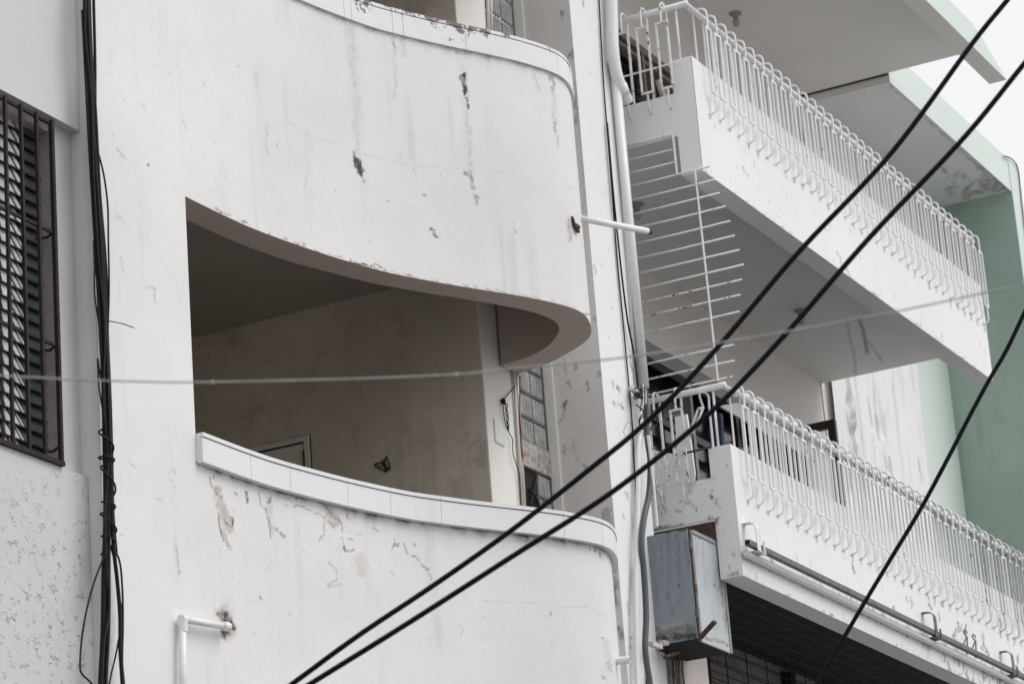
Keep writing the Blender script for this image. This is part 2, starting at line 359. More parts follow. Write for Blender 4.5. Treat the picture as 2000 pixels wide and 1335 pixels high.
def brick_mat(name, c1, c2, mortar, sx=.21, sz=.075, horiz=False):
    m, N, L, B = base_mat(name); pos = N.new('ShaderNodeNewGeometry').outputs['Position']
    s = N.new('ShaderNodeSeparateXYZ'); L.new(pos, s.inputs[0]); cb = N.new('ShaderNodeCombineXYZ')
    L.new(s.outputs['X'], cb.inputs['X']); L.new(s.outputs['Y' if horiz else 'Z'], cb.inputs['Y'])
    b = N.new('ShaderNodeTexBrick'); b.inputs['Color1'].default_value = (*c1, 1); b.inputs['Color2'].default_value = (*c2, 1); b.inputs['Mortar'].default_value = (*mortar, 1)
    b.inputs['Scale'].default_value = 1; b.inputs['Brick Width'].default_value = sx; b.inputs['Row Height'].default_value = sz; b.inputs['Mortar Size'].default_value = .006
    L.new(cb.outputs[0], b.inputs['Vector']); n = noise(N, L, pos, 8, 5)
    L.new(mix(N, L, ramp(N, L, n, .3, .7, 0, .5), b.outputs['Color'], tuple(np.array(c1) * .5)), B.inputs['Base Color']); B.inputs['Roughness'].default_value = .8
    bp = N.new('ShaderNodeBump'); bp.inputs['Strength'].default_value = .6; bp.inputs['Distance'].default_value = .008; bp.invert = True
    L.new(b.outputs['Fac'], bp.inputs['Height']); L.new(bp.outputs['Normal'], B.inputs['Normal']); return m
MT['brick'] = brick_mat('grey_brick', (.36, .35, .345), (.26, .255, .25), (.03, .028, .026), .34, .13)
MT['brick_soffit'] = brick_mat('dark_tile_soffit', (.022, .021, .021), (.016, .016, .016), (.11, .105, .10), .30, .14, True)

def marble_mat():
    m, N, L, B = base_mat('white_relief_plaster'); pos = N.new('ShaderNodeNewGeometry').outputs['Position']
    n = noise(N, L, pos, 12, 4); L.new(mix(N, L, ramp(N, L, n, .3, .7), (.76, .765, .775), (.82, .825, .835)), B.inputs['Base Color'])
    B.inputs['Roughness'].default_value = .7; bp = N.new('ShaderNodeBump'); bp.inputs['Strength'].default_value = .25; bp.inputs['Distance'].default_value = .01
    L.new(noise(N, L, pos, 30, 4), bp.inputs['Height']); L.new(bp.outputs['Normal'], B.inputs['Normal']); return m
MT['marble'] = marble_mat()

# ------------------------------------------------------------------ the ground
tag(MB().box((-400, -400, -.3), (400, 400, 0)).build('ground', MT['concrete']), kind='structure')
tag(MB().box((-200, -9.5, -.2), (200, -1.6, .004)).build('road', MT['asphalt']), kind='structure')
k = MB().box((-200, -1.6, -.2), (200, 12, .13)); tag(k.build('pavement', MT['concrete']), kind='structure')

# ------------------------------------------------------------------ 1. building with the curved balconies
BW = thing('curved_balcony_building', 'white stained building whose balconies sweep out in a curve to a rounded corner', 'building', (-6.4, .9, .13))
CTL = [(-5.51, .864), (-5.1, .852), (-4.8, .83), (-4.48, .78), (-4.14, .712), (-3.73, .603), (-3.46, .492), (-3.21, .372), (-3.02, .272), (-2.86, .188), (-2.67, .10),
       (-2.445, .022), (-2.3, .0), (-2.16, .017), (-1.99, .072), (-1.85, .138), (-1.76, .205), (-1.68, .294), (-1.57, .459), (-1.465, .658), (-1.40, .925)]
CTLI = [(-5.51, 1.068), (-5.02, 1.05), (-4.745, 1.033), (-4.53, 1.008), (-4.27, .962), (-4.1, .918), (-3.7, .80), (-3.45, .70), (-3.24, .597), (-3.0, .474), (-2.81, .38), (-2.64, .303),
        (-2.485, .243), (-2.29, .211), (-2.17, .223), (-2.05, .267), (-1.948, .340), (-1.8, .477), (-1.7, .638), (-1.653, .814), (-1.64, .925)]
OC = resample(catmull(CTL, 16), 520); IC = resample(catmull(CTLI, 16), 520)
def normals(P):
    t = np.gradient(P, axis=0); t /= np.linalg.norm(t, axis=1)[:, None]; return np.stack([t[:, 1], -t[:, 0]], 1)
ONR = normals(OC)
flat = np.stack([np.linspace(-6.42, -5.51, 66)[:-1], np.full(65, .866)], 1); flat[:, 1] = .866 - .002 * np.linspace(0, 1, 65)
SC = np.r_[flat, OC]                                   # plan line of the whole front
Z_U, Z_LIPB, Z_LIPT, Z_ULIPB, Z_ULIPT, ST = 7.871, 6.335, 6.50, 9.465, 9.635, 3.14
zz = steps(.13, (4.73, .4), (6.45, .0105), (Z_U, .013), (9.60, .0105), (11.01, .05), (12.6, .2), (14.2, .4))
rows = np.zeros((len(zz), len(SC), 3)); rows[:, :, 0] = SC[:, 0]; rows[:, :, 1] = SC[:, 1]; rows[:, :, 2] = zz[:, None]
zc = (zz[:-1] + zz[1:]) / 2; sc_i = np.arange(len(SC) - 1)
solid = ((zc > 4.73) & (zc < 6.45)) | ((zc > Z_U) & (zc < 9.60)) | ((zc > 11.01) & (zc < 12.6))
keep = (sc_i < 65)[None, :] | solid[:, None]
def near(xs, ys, w): return None
STK = [
 # upper band: blots, trails, streaks from the coping joints
 (0, 10, 1.0, [(903, 150), (905, 160), (909, 178)]), (0, 6, .8, [(912, 190), (915, 212)]), (0, 7, .2, [(910, 215), (917, 262), (920, 330)]),
 (0, 7, .55, [(921, 340), (924, 366)]), (0, 6, .45, [(928, 378), (932, 400)]), (0, 14, .09, [(905, 130), (910, 260), (918, 330)]),
 (0, 5, .7, [(690, 297), (694, 312)]), (0, 12, .95, [(696, 312), (700, 322), (704, 338)]), (0, 5, .4, [(706, 342), (711, 356)]),
 (0, 5, .8, [(842, 449), (848, 455), (853, 462)]), (0, 3, .8, [(757, 391), (757, 394)]), (0, 3, .7, [(826, 380), (832, 383)]),
 (0, 16, .15, [(684, 42), (689, 110), (694, 215)]), (0, 9, .13, [(694, 215), (698, 320)]), (0, 6, .13, [(672, 36), (680, 120)]),
 (0, 8, .15, [(768, 70), (770, 92), (774, 190)]), (0, 6, .5, [(767, 84), (770, 94)]), (0, 9, .2, [(787, 74), (789, 110)]),
 (0, 9, .4, [(1078, 150), (1081, 175)]), (0, 8, .24, [(1081, 175), (1084, 240)]), (0, 6, .2, [(1084, 240), (1089, 285)]), (0, 6, .5, [(1082, 242), (1086, 255)]),
 (0, 14, .35, [(897, 102), (915, 104)]),
 (0, 2.4, .12, [(545, 235), (568, 240), (590, 258), (612, 270), (640, 276), (672, 284)]), (0, 2.4, .10, [(690, 296), (740, 308), (790, 322), (850, 326), (880, 329)]),
 (0, 2.4, .09, [(880, 329), (930, 330), (1000, 338), (1050, 372)]), (0, 4, .5, [(905, 337), (914, 339)]), (0, 4, .35, [(808, 330), (812, 338)]),
 (0, 4, .4, [(1005, 448), (1008, 452)]),
 (0, 3, 1, [(688, 513), (700, 516), (712, 517), (718, 521), (726, 521)]), (0, 2, .7, [(726, 521), (734, 515), (750, 526), (757, 532)]), (0, 2, .5, [(795, 536), (808, 541)]),
 (0, 20, .05, [(505, 120), (508, 250), (512, 330)]), (0, 26, .04, [(430, 330), (440, 470)]), (0, 16, .05, [(600, 260), (603, 430)]),
 (0, 8, .2, [(497, 140), (500, 165)]), (0, 6, .22, [(520, 250), (522, 300)]), (0, 5, .2, [(597, 340), (595, 372)]), (0, 6, .2, [(1040, 140), (1052, 178)]),
 # flat strip at left
 (0, 4, .7, [(290, 322), (292, 325)]), (0, 3, .35, [(290, 560), (302, 566), (303, 590)]), (0, 4, .3, [(230, 290), (246, 312)]), (0, 5, .3, [(233, 422), (238, 430)]),
 (0, 4, .25, [(235, 500), (240, 530)]), (0, 3, .22, [(355, 230), (365, 255)]), (0, 5, .2, [(275, 205), (285, 215)]),
 (0, 3, .3, [(305, 970), (318, 982)]), (0, 3, .3, [(335, 915), (344, 925)]), (0, 4, .3, [(345, 1070), (349, 1118)]), (0, 3, .3, [(250, 900), (262, 912)]),
 # lower band: peeling under the coping
 (1, 17, 1, [(424, 958), (432, 985), (438, 1010)]), (1, 20, .95, [(440, 1012), (446, 1030)]), (1, 9, .8, [(436, 1040), (444, 1062)]), (1, 7, .6, [(447, 1062), (449, 1075)]),
 (0, 3, .75, [(418, 955), (424, 966), (433, 972)]), (0, 2.6, .7, [(426, 1004), (430, 1030), (436, 1056), (446, 1066)]), (0, 5, .9, [(451, 1010), (454, 1018), (453, 1026)]),
 (0, 3, .7, [(437, 1012), (441, 1020), (446, 1026)]), (0, 2.4, .6, [(410, 930), (412, 948), (420, 956)]), (0, 5, .5, [(417, 930), (419, 934)]),
 (0, 5, .85, [(459, 962), (463, 966)]), (0, 4.5, .75, [(479, 957), (480, 970), (484, 982)]),
 (0, 2.2, .6, [(505, 962), (508, 985), (520, 995), (525, 1020), (528, 1050)]), (1, 9, .5, [(522, 975), (526, 1010), (528, 1040)]), (0, 4, .6, [(528, 970), (526, 982)]),
 (0, 3, .5, [(548, 955), (552, 972), (566, 975)]), (0, 2.2, .55, [(558, 985), (572, 990), (585, 985), (600, 995), (620, 1002), (634, 1010), (634, 1022)]),
 (0, 4, .7, [(576, 970), (580, 978)]), (0, 2.4, .6, [(525, 1015), (532, 1030), (545, 1040), (556, 1046)]), (0, 4, .7, [(548, 1040), (556, 1047)]),
 (1, 20, .8, [(638, 988), (648, 1004), (654, 1022)]), (0, 3, .7, [(632, 986), (642, 994), (650, 1008), (662, 1016)]), (0, 2.4, .6, [(664, 1018), (670, 1040)]), (0, 2.4, .6, [(640, 1016), (652, 1028)]),
 (0, 3, .55, [(622, 1054), (632, 1044), (634, 1010)]), (0, 4, .7, [(672, 1066), (676, 1078), (690, 1072)]), (0, 2.4, .5, [(668, 1048), (672, 1064)]),
 (0, 2.4, .5, [(690, 1044), (700, 1046), (706, 1040)]), (0, 2.2, .5, [(678, 1052), (690, 1053)]), (0, 3, .55, [(768, 1064), (776, 1066), (782, 1060)]), (0, 2.2, .5, [(765, 1072), (772, 1060), (772, 1050)]),
 (0, 2.4, .65, [(788, 1060), (796, 1080), (812, 1088), (822, 1098)]), (0, 5, .8, [(824, 1102), (832, 1110), (838, 1112)]), (0, 2.2, .4, [(838, 1118), (842, 1130)]),
 (1, 22, .42, [(704, 1092), (706, 1118)]), (0, 2.2, .35, [(640, 1094), (655, 1110), (658, 1130), (644, 1140)]), (0, 4, .28, [(640, 1142), (664, 1142)]),
 (0, 3, .45, [(730, 1030), (742, 1038)]), (0, 3, .7, [(676, 1004), (678, 1010)]), (0, 4, .5, [(506, 1164), (509, 1168)]), (0, 3, .6, [(808, 1060), (812, 1066)]),
 (0, 2.4, .25, [(590, 1075), (600, 1082)]), (0, 3, .35, [(350, 1110), (352, 1118)]), (0, 2.4, .14, [(940, 1172), (980, 1176), (1050, 1176), (1105, 1185), (1150, 1184), (1188, 1206)]),
 (0, 4, .6, [(1073, 1196), (1077, 1200)]), (0, 3, .3, [(890, 1218), (905, 1226), (898, 1240)]), (0, 4, .6, [(1175, 1242), (1178, 1246)]), (0, 10, .16, [(1182, 1250), (1190, 1290), (1196, 1305)]),
 (0, 6, .35, [(1188, 1296), (1194, 1308)]), (0, 4, .5, [(1176, 1322), (1179, 1325)]),
 # broken hole round the pipe, smear above it
 (0, 20, .97, [(436, 1203), (442, 1212), (447, 1222)]), (0, 15, .97, [(441, 1226), (441, 1236)]), (0, 8, .8, [(446, 1212), (452, 1222)]), (1, 34, .65, [(436, 1200), (444, 1236)]), (0, 22, .13, [(443, 1176), (448, 1198)]),
 (0, 6, .22, [(1172, 1074), (1176, 1092)]), (0, 5, .6, [(1160, 1068), (1163, 1076)]), (0, 5, .55, [(1170, 1074), (1172, 1088)]), (0, 4, .4, [(1152, 1062), (1150, 1072)]),
 (2, 9, .4, [(1114, 432), (1115, 470)]), (0, 7, .25, [(1108, 425), (1110, 470)]),
]
for i in range(90):                                   # small chips and fly specks, denser under the lower coping
    x, y = random.uniform(215, 1140), random.uniform(70, 520)
    if y < 90 + .28 * (x - 560) or y > 384 + (x - 362) * .24: continue
    STK.append((0, random.uniform(1.6, 2.8), random.uniform(.08, .3), [(x, y), (x + random.uniform(-3, 3), y + random.uniform(1, 9))]))
for i in range(60):
    x = random.uniform(215, 1150); y0 = 920 + max(0, x - 380) * .2; y = y0 + abs(random.gauss(0, 1)) * 120
    STK.append((0, random.uniform(1.6, 2.8), random.uniform(.1, .35), [(x, y), (x + random.uniform(-6, 6), y + random.uniform(1, 7))]))
for i in range(70):                                    # chipped arris along the opening head
    j = random.randrange(20, 430); P_ = proj(np.array([[OC[j, 0], OC[j, 1], Z_U + .004]]))[0]
    STK.append((random.choice((0, 1, 1)), random.uniform(2, 4.5), random.uniform(.2, .7), [(P_[0], P_[1] - 1), (P_[0] + random.uniform(2, 14), P_[1] - random.uniform(0, 2) + 4)]))
def under_coping(V):                                   # grime line kept wet under the two copings
    W = np.zeros((len(V), 4)); s = vnoise(V[:, 0] * 5, V[:, 1] * 5 + 9, 5) + .5; s2 = vnoise(V[:, 0] * 19, V[:, 1] * 19, 6) + .5
    for zb, k in ((Z_LIPB, .95), (Z_ULIPB, .45)):
        d = zb - V[:, 2]; W[:, 0] = np.maximum(W[:, 0], np.where((d > -.02) & (d < .12) & (V[:, 0] > -5.52), k * (.25 + s2) * np.exp(-np.maximum(d, 0) / (.008 + .03 * s * s2)), 0))
    return W
skin('wall', rows, MT['white'], BW, STK, keep, under_coping)

# inside faces, undersides and ends of the three balcony bands
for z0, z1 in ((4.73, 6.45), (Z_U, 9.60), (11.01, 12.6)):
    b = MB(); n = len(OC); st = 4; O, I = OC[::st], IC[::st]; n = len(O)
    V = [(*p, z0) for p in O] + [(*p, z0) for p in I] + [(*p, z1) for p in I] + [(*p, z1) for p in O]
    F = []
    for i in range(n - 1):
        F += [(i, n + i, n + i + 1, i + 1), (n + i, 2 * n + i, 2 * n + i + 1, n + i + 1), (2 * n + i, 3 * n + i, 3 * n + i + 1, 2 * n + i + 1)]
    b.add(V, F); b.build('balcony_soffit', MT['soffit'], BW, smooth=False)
# copings: butted tiles with open joints and a thin proud cap
def coping(z0, z1, d0, d1, mat, breaks, gap):
    b = MB(); L = np.r_[0, np.cumsum(np.linalg.norm(np.diff(OC, axis=0), axis=1))]; tot = L[-1]
    prof = [(-.20, z1), (d1, z1), (d1, z1 - .022), (d0 - .014, z1 - .023), (d0 - .014, z1 - .0265), (d0, z1 - .0275), (d0, z0), (-.004, z0)]
    xs = [0] + breaks + [tot]
    for a, e in zip(xs[:-1], xs[1:]):
        t = np.linspace(a + gap, e - gap, max(3, int((e - a) / .03))); 
        X = np.interp(t, L, OC[:, 0]); Y = np.interp(t, L, OC[:, 1]); NX = np.interp(t, L, ONR[:, 0]); NY = np.interp(t, L, ONR[:, 1])
        m = len(prof); V = [(X[i] + NX[i] * d, Y[i] + NY[i] * d, z) for i in range(len(t)) for d, z in prof]
        F = [(i * m + k, i * m + (k + 1) % m, (i + 1) * m + (k + 1) % m, (i + 1) * m + k) for i in range(len(t) - 1) for k in range(m)]
        F += [tuple(range(m))[::-1], tuple(range((len(t) - 1) * m, len(t) * m))]; b.add(V, F)
    o = b.build('coping', mat, BW)
    bj = MB(); t = np.linspace(0.01, tot - .01, 160); X = np.interp(t, L, OC[:, 0]); Y = np.interp(t, L, OC[:, 1]); NX = np.interp(t, L, ONR[:, 0]); NY = np.interp(t, L, ONR[:, 1])
    prof = [(-.03, z1 - .006), (d0 - .004, z1 - .006), (d0 - .004, z0 + .004), (-.03, z0 + .004)]; m = 4
    bj.add([(X[i] + NX[i] * d, Y[i] + NY[i] * d, z) for i in range(len(t)) for d, z in prof],
           [(i * m + k, i * m + (k + 1) % m, (i + 1) * m + (k + 1) % m, (i + 1) * m + k) for i in range(len(t) - 1) for k in range(m)])
    bj.build('coping_joint', MT['joint'], o)
Lc = np.r_[0, np.cumsum(np.linalg.norm(np.diff(OC, axis=0), axis=1))]
def s_at(px_, py_, z):                                 # arc length of the curve where a photo point at height z lies
    q = at(px_, py_, z=z)[:2]; return float(Lc[np.argmin(np.linalg.norm(OC - q, axis=1))])
coping(Z_LIPB, Z_LIPT, .042, .048, MT['coping'], [s_at(*q, Z_LIPB) for q in ((482, 937), (567, 960), (678, 988), (769, 1004), (872, 1018), (1105, 1049), (1172, 1066))], .0014)
coping(Z_ULIPB, Z_ULIPT, .018, .021, MT['coping_worn'], [.55] + [s_at(*q, Z_ULIPB) for q in ((672, 34), (686, 39), (767, 65), (787, 71), (905, 100), (1079, 150))], .0016)

# flat part behind the front skin, loggias, slabs, mass
b = MB()
b.box((-6.42, .872, .13), (-5.51, 1.07, 14.2))
b.build('wall_core', MT['white'], BW)
LOG = []
for z0, z1 in ((5.45, 8.485), (8.6, 11.62)):
    b = MB()
    b.add([(-1.884, .93, z0), (-1.884, 4, z0), (-1.884, 4, z1), (-1.884, .93, z1)], [(0, 1, 2, 3)])     # side wall facing the opening
    b.add([(-6.2, 4, z0), (-1.88, 4, z0), (-1.88, 4, z1), (-6.2, 4, z1)], [(0, 1, 2, 3)])
    b.add([(-6.2, 1.07, z0), (-6.2, 4, z0), (-6.2, 4, z1), (-6.2, 1.07, z1)], [(0, 3, 2, 1)])
    LOG.append(b.build('loggia_wall', MT['loggia'], BW))
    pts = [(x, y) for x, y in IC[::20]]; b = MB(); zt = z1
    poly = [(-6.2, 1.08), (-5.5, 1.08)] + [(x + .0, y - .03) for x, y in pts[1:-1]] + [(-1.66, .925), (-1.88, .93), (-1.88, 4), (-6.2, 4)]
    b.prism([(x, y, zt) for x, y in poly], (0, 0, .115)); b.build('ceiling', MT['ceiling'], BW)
    b = MB().prism([(x, y, z0 - .02) for x, y in poly], (0, 0, -.06)); b.build('floor', MT['concrete'], BW)
b = MB()                                               # pier and wall strips around the glass blocks
for z0, z1 in ((5.4, 8.487), (8.6, 11.64)):
    b.box((-1.8825, .917, z0), (-1.425, 3.995, z1))
b.box((-1.425, .95, 5.0), (-.94, 1.2, 6.6)).box((-1.425, .95, 8.3), (-.94, 1.2, 9.3)).box((-1.425, .95, 11.4), (-.94, 1.2, 14))
b.box((-1.88, .93, 8.487), (-1.425, 4.0, 8.6)).box((-1.88, .93, 11.64), (-1.425, 4, 14))
b.build('pier', MT['pier'], BW, bevel=.006)
b = MB().box((-.958, .855, 4.0), (-.935, .93, 14)); b.build('corner_strip', MT['pier'], BW, bevel=.006)
b = MB().box((-6.4, 4.02, .13), (-.3, 9, 14.2)).box((-6.4, 1.2, .13), (-.95, 4.02, 5.3)).box((-6.4, 1.2, 12.3), (-1.9, 4.02, 14.2)).box((-1.42, 1.22, 5.3), (-.94, 4.02, 14.2)).box((-6.4, 1.08, 5.3), (-6.22, 4.02, 12.3))
b.build('building_mass', MT['white'], BW)
# projecting pillar
FX0, FX1, FY0 = -.935, -.30, .50
fz = steps(.13, (4.9, .5), (11.2, .014), (14.2, .5))
ys = steps(FY0, (.86, .012), (.925, .02)); xs = steps(FX0, (FX1, .014))
rw = np.zeros((len(fz), len(ys), 3)); rw[:, :, 0] = FX0; rw[:, :, 1] = ys[::-1][None, :]; rw[:, :, 2] = fz[:, None]
FS = [(0, 6, .7, [(1104, 786), (1102, 800)]), (0, 5, .45, [(1100, 806), (1092, 828)]), (0, 6, .5, [(1112, 745), (1114, 756)]), (0, 6, .55, [(1147, 750), (1148, 760)]), (0, 5, .8, [(1169, 727), (1170, 733)]),
      (0, 5, .6, [(1122, 712), (1123, 722)]), (0, 5, .25, [(1100, 700), (1106, 730)]), (0, 7, .6, [(1112, 108), (1122, 112), (1130, 118)]), (0, 5, .6, [(1119, 96), (1120, 110)]), (0, 7, .5, [(1098, 22), (1100, 36)]),
      (0, 16, .35, [(1184, 1000), (1187, 1060)]), (0, 18, .4, [(1190, 1070), (1196, 1110)]), (0, 10, .5, [(1200, 1130), (1203, 1180)]), (0, 12, .5, [(1208, 1225), (1216, 1240)]), (0, 6, .3, [(1120, 860), (1126, 900)]),
      (0, 14, .14, [(1130, 160), (1140, 380), (1146, 600)]), (0, 6, .5, [(1124, 190), (1127, 240)]), (0, 5, .4, [(1160, 617), (1161, 624)]), (0, 5, .5, [(1100, 870), (1104, 885)]), (0, 4, .4, [(1140, 905), (1146, 915)]),
      (2, 8, .22, [(1080, 722), (1084, 730)])]
for i in range(60):
    t = random.random(); x = 1085 + t * 90 + random.uniform(-12, 40); y = random.uniform(700, 1180)
    FS.append((0, random.uniform(1.4, 2.6), random.uniform(.05, .2), [(x, y), (x + random.uniform(-2, 2), y + random.uniform(2, 9))]))
skin('pillar', rw, MT['fin_side'], BW, FS)
rw = np.zeros((len(fz), len(xs), 3)); rw[:, :, 0] = xs[None, :]; rw[:, :, 1] = FY0; rw[:, :, 2] = fz[:, None]
FF = [(0, 6, .6, [(1207, 752), (1210, 766)]), (0, 5, .4, [(1194, 746), (1198, 754)]), (0, 4, .7, [(1197, 786), (1199, 792)]), (0, 3, .4, [(1200, 788), (1212, 790)]), (0, 5, .5, [(1214, 790), (1216, 798)]),
      (0, 5, .35, [(1222, 960), (1226, 975)]), (0, 3, .4, [(1216, 1000), (1219, 1012)]), (0, 4, .35, [(1160, 520), (1163, 535)]), (0, 4, .6, [(1139, 2), (1142, 12)]), (0, 3, .6, [(1232, 1242), (1233, 1245)]), (0, 4, .5, [(1232, 1262), (1234, 1266)]),
      (0, 3, .3, [(1226, 1170), (1228, 1200)]), (0, 3, .4, [(1230, 705), (1234, 720)])]
for i in range(40):
    x = random.uniform(1130, 1240); y = random.uniform(20, 1330); FF.append((0, random.uniform(1.5, 3), random.uniform(.12, .35), [(x, y), (x + 1, y + random.uniform(2, 9))]))
skin('pillar', rw, MT['white_fin'], BW, FF)
MB().box((FX0 + .006, FY0 + .006, .13), (FX1, 4.0, 14.2)).build('pillar_core', MT['white_fin'], BW)
# glass block panels
def glass_panel(x0, x1, z0, z1, y, matm, holes=(), cement=None, name='glass_block_panel'):
    g = MB(); dz = .176; dx = (x1 - x0 + .055) / 2.72
    g.cur = 1; g.box((x0, y + .018, z0), (x1, y + .09, z1)); g.cur = 0
    nz = int((z1 - z0) / dz); cols = [(x1 - (k + 1) * dx, x1 - k * dx) for k in range(3)]
    for r in range(nz):
        for ci, (a, e) in enumerate(cols):
            a = max(a, x0); ia, ie, za, zb = a + .008, e - .008, z0 + r * dz + .008, z0 + (r + 1) * dz - .008
            if ie - ia < .02: continue
            cz = (za + zb) / 2
            if any(abs(cz - hz) < dz / 2 and hx0 < (a + e) / 2 < hx1 for hx0, hx1, hz in holes):
                g.cur = 3 if matm is MT['mortar'] else 0; g.box((ia, y + .012, za), (ie, y + .016, zb)); g.cur = 0; continue
            if cement and abs(cz - cement) < dz / 2:
                g.cur = 2; g.box((ia - .01, y - .012, za - .01), (ie + .008, y + .02, zb + .01)); g.cur = 0; continue
            n = 33; V = []
            for zq, dep in ((za, .012), (za + .012, 0), (zb - .012, 0), (zb, .012)):
                for k in range(n):
                    u = k / (n - 1); V.append((ia + (ie - ia) * u, y + dep + .020 - .020 * abs(math.sin(u * 4 * math.pi)) ** .7 + (.010 if k in (0, n - 1) else 0), zq))
            g.add(V, [(j * n + k, j * n + k + 1, (j + 1) * n + k + 1, (j + 1) * n + k) for j in range(3) for k in range(n - 1)])
    return g.build(name, [MT['gblock'], matm, MT['cement'], MT['black']], BW, smooth=False)
glass_panel(-1.415, -.955, 6.55, 8.31, .93, MT['mortar'], holes=((-1.45, -1.12, 7.17), (-1.45, -1.12, 6.99)), cement=7.345)
glass_panel(-1.415, -.955, 9.49, 11.4, .93, MT['mortar_white'])
b = MB(); b.tube([at(1048, 930, y=.925), at(1036, 985, y=.925)], .008, 6); b.tube([at(1033, 955, y=.922), at(1049, 975, y=.922), at(1052, 990, y=.922)], .012, 6); b.build('broken_block_shard', MT['dark_iron'], BW)
# panelled door on the loggia side wall
D0 = at(605.5, 850.2, x=-1.88); dy0, dzt = D0[1], D0[2]
d = MB(); d.box((-1.896, dy0 + .045, 5.5), (-1.886, dy0 + .80, dzt - .05)); d.build('door', MT['door_paint'], BW)
dd = bpy.data.objects['door']
f = MB(); f.box((-1.906, dy0, 5.5), (-1.885, dy0 + .036, dzt)).box((-1.906, dy0 + .036, dzt - .036), (-1.885, dy0 + .9, dzt)); f.build('door_frame', MT['door_paint'], dd)
p = MB(); p.box((-1.905, dy0 + .15, 6.6), (-1.896, dy0 + .17, 7.44)).box((-1.905, dy0 + .17, 7.42), (-1.896, dy0 + .7, 7.44)).box((-1.903, dy0 + .22, 6.7), (-1.897, dy0 + .62, 7.37)); p.build('door_panel', MT['door_paint'], dd)
h = MB(); h.tube([(-1.905, dy0 + .042, 7.50), (-1.905, dy0 + .042, 7.38)], .008, 8); h.build('hinge', MT['rust'], dd)
g = MB().box((-1.8975, dy0 + .0365, 5.5), (-1.8865, dy0 + .0445, dzt - .037)).box((-1.8975, dy0 + .045, dzt - .0495), (-1.8865, dy0 + .8, dzt - .037)).box((-1.89, dy0 - .008, 5.5), (-1.8855, dy0 - .0005, dzt + .006)).box((-1.89, dy0, dzt + .0005), (-1.8855, dy0 + .9, dzt + .007)); g.build('door_gap', MT['joint'], dd)

# ------------------------------------------------------------------ 2. neighbour at the left with the barred louvre window
BL = thing('louvre_window_building', 'grey white building at the left edge with a barred louvre window and flaking lower wall', 'building', (-8, .95, .13))
b = MB(); b.box((-14, .945, .13), (-6.422, 1.3, 6.075)); b.add([(-14, .945, 6.075), (-6.422, .945, 6.075), (-6.422, .99, 6.09), (-14, .99, 6.09)], [(0, 1, 2, 3)])
b.build('lower_wall', MT['left_rough'], BL)
b = MB().box((-6.60, .985, 6.09), (-6.422, 1.3, 7.98)).box((-14, .985, 6.09), (-8.3, 1.3, 7.98)); b.build('window_pier', MT['left'], BL)
b = MB().box((-14, .926, 7.975), (-6.422, 1.3, 14.2)); b.build('upper_wall', MT['left'], BL)
b = MB().box((-6.4215, .867, .13), (-6.4175, .99, 14.2)); b.build('party_edge', MT['left_mint'], BW)
MB().box((-14, 1.3, .13), (-6.43, 9, 14.2)).build('building_mass', MT['left'], BL)
wn_ = MB().box((-8.3, 1.2, 6.09), (-6.60, 1.22, 7.975)); win = wn_.build('window', MT['black'], BL)
fr = MB().box((-6.608, .990, 6.09), (-6.6005, 1.2, 7.97)).box((-8.3, 1.0, 7.93), (-6.608, 1.2, 7.97)).box((-8.3, .99, 6.0905), (-6.608, 1.2, 6.10)); fr.cur = 1
fr.box((-7.005, 1.06, 6.10), (-6.985, 1.10, 7.93))
fr.build('window_frame', [simple('dusty_mauve_frame', (.44, .40, .385), .7), MT['dark_iron']], win)
bl = MB()
for i in range(25):
    zb = 6.12 + i * .0735
    for x0, x1, mi in ((-8.25, -7.008, 0), (-6.983, -6.622, 0)):
        bl.cur = mi; t = .009; bl.prism([(x0, 1.062 - t, zb), (x1, 1.062 - t, zb), (x1, 1.062 + t, zb + .082), (x0, 1.062 + t, zb + .082)], (0, .004, .0015))
for i in range(25):  # slanted pale strips on each blade, reflections painted in as colour
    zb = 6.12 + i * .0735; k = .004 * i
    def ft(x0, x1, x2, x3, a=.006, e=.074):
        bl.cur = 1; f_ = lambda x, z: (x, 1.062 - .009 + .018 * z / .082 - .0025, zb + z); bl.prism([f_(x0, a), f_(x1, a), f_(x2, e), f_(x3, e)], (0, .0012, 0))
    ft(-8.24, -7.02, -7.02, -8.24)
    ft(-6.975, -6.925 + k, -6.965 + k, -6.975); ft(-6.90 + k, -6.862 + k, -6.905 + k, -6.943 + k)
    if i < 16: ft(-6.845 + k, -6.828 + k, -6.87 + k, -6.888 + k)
bl.build('louvre', [MT['blade_dark'], MT['blade_reflection']], win)
ed = MB()
for i in range(25):
    zb = 6.12 + i * .0735; ed.box((-8.25, 1.048, zb - .004), (-6.622, 1.0525, zb + .004))
ed.build('louvre_edge', MT['dark_iron'], win)
gr = MB()
xsb = [-6.667 - .1365 * k for k in range(12)]
for i, x in enumerate(xsb): gr.bar((x, .94, 6.085), (x, .94, 7.96), .017 if i else .022, .017 if i else .022)
for z in (6.10, 6.72, 7.335, 7.945): gr.bar((-8.3, .948, z), (-6.66, .948, z), .016, .016)
gr.bar((-8.3, .938, 6.088), (-6.655, .938, 6.088), .03, .024)
for z in (6.18, 6.72, 7.335): gr.tube([(-6.667, .95, z), (-6.65, 1.0, z - .01), (-6.655, 1.06, z)], .007, 6)
gr.build('window_grille', MT['dark_iron'], win)

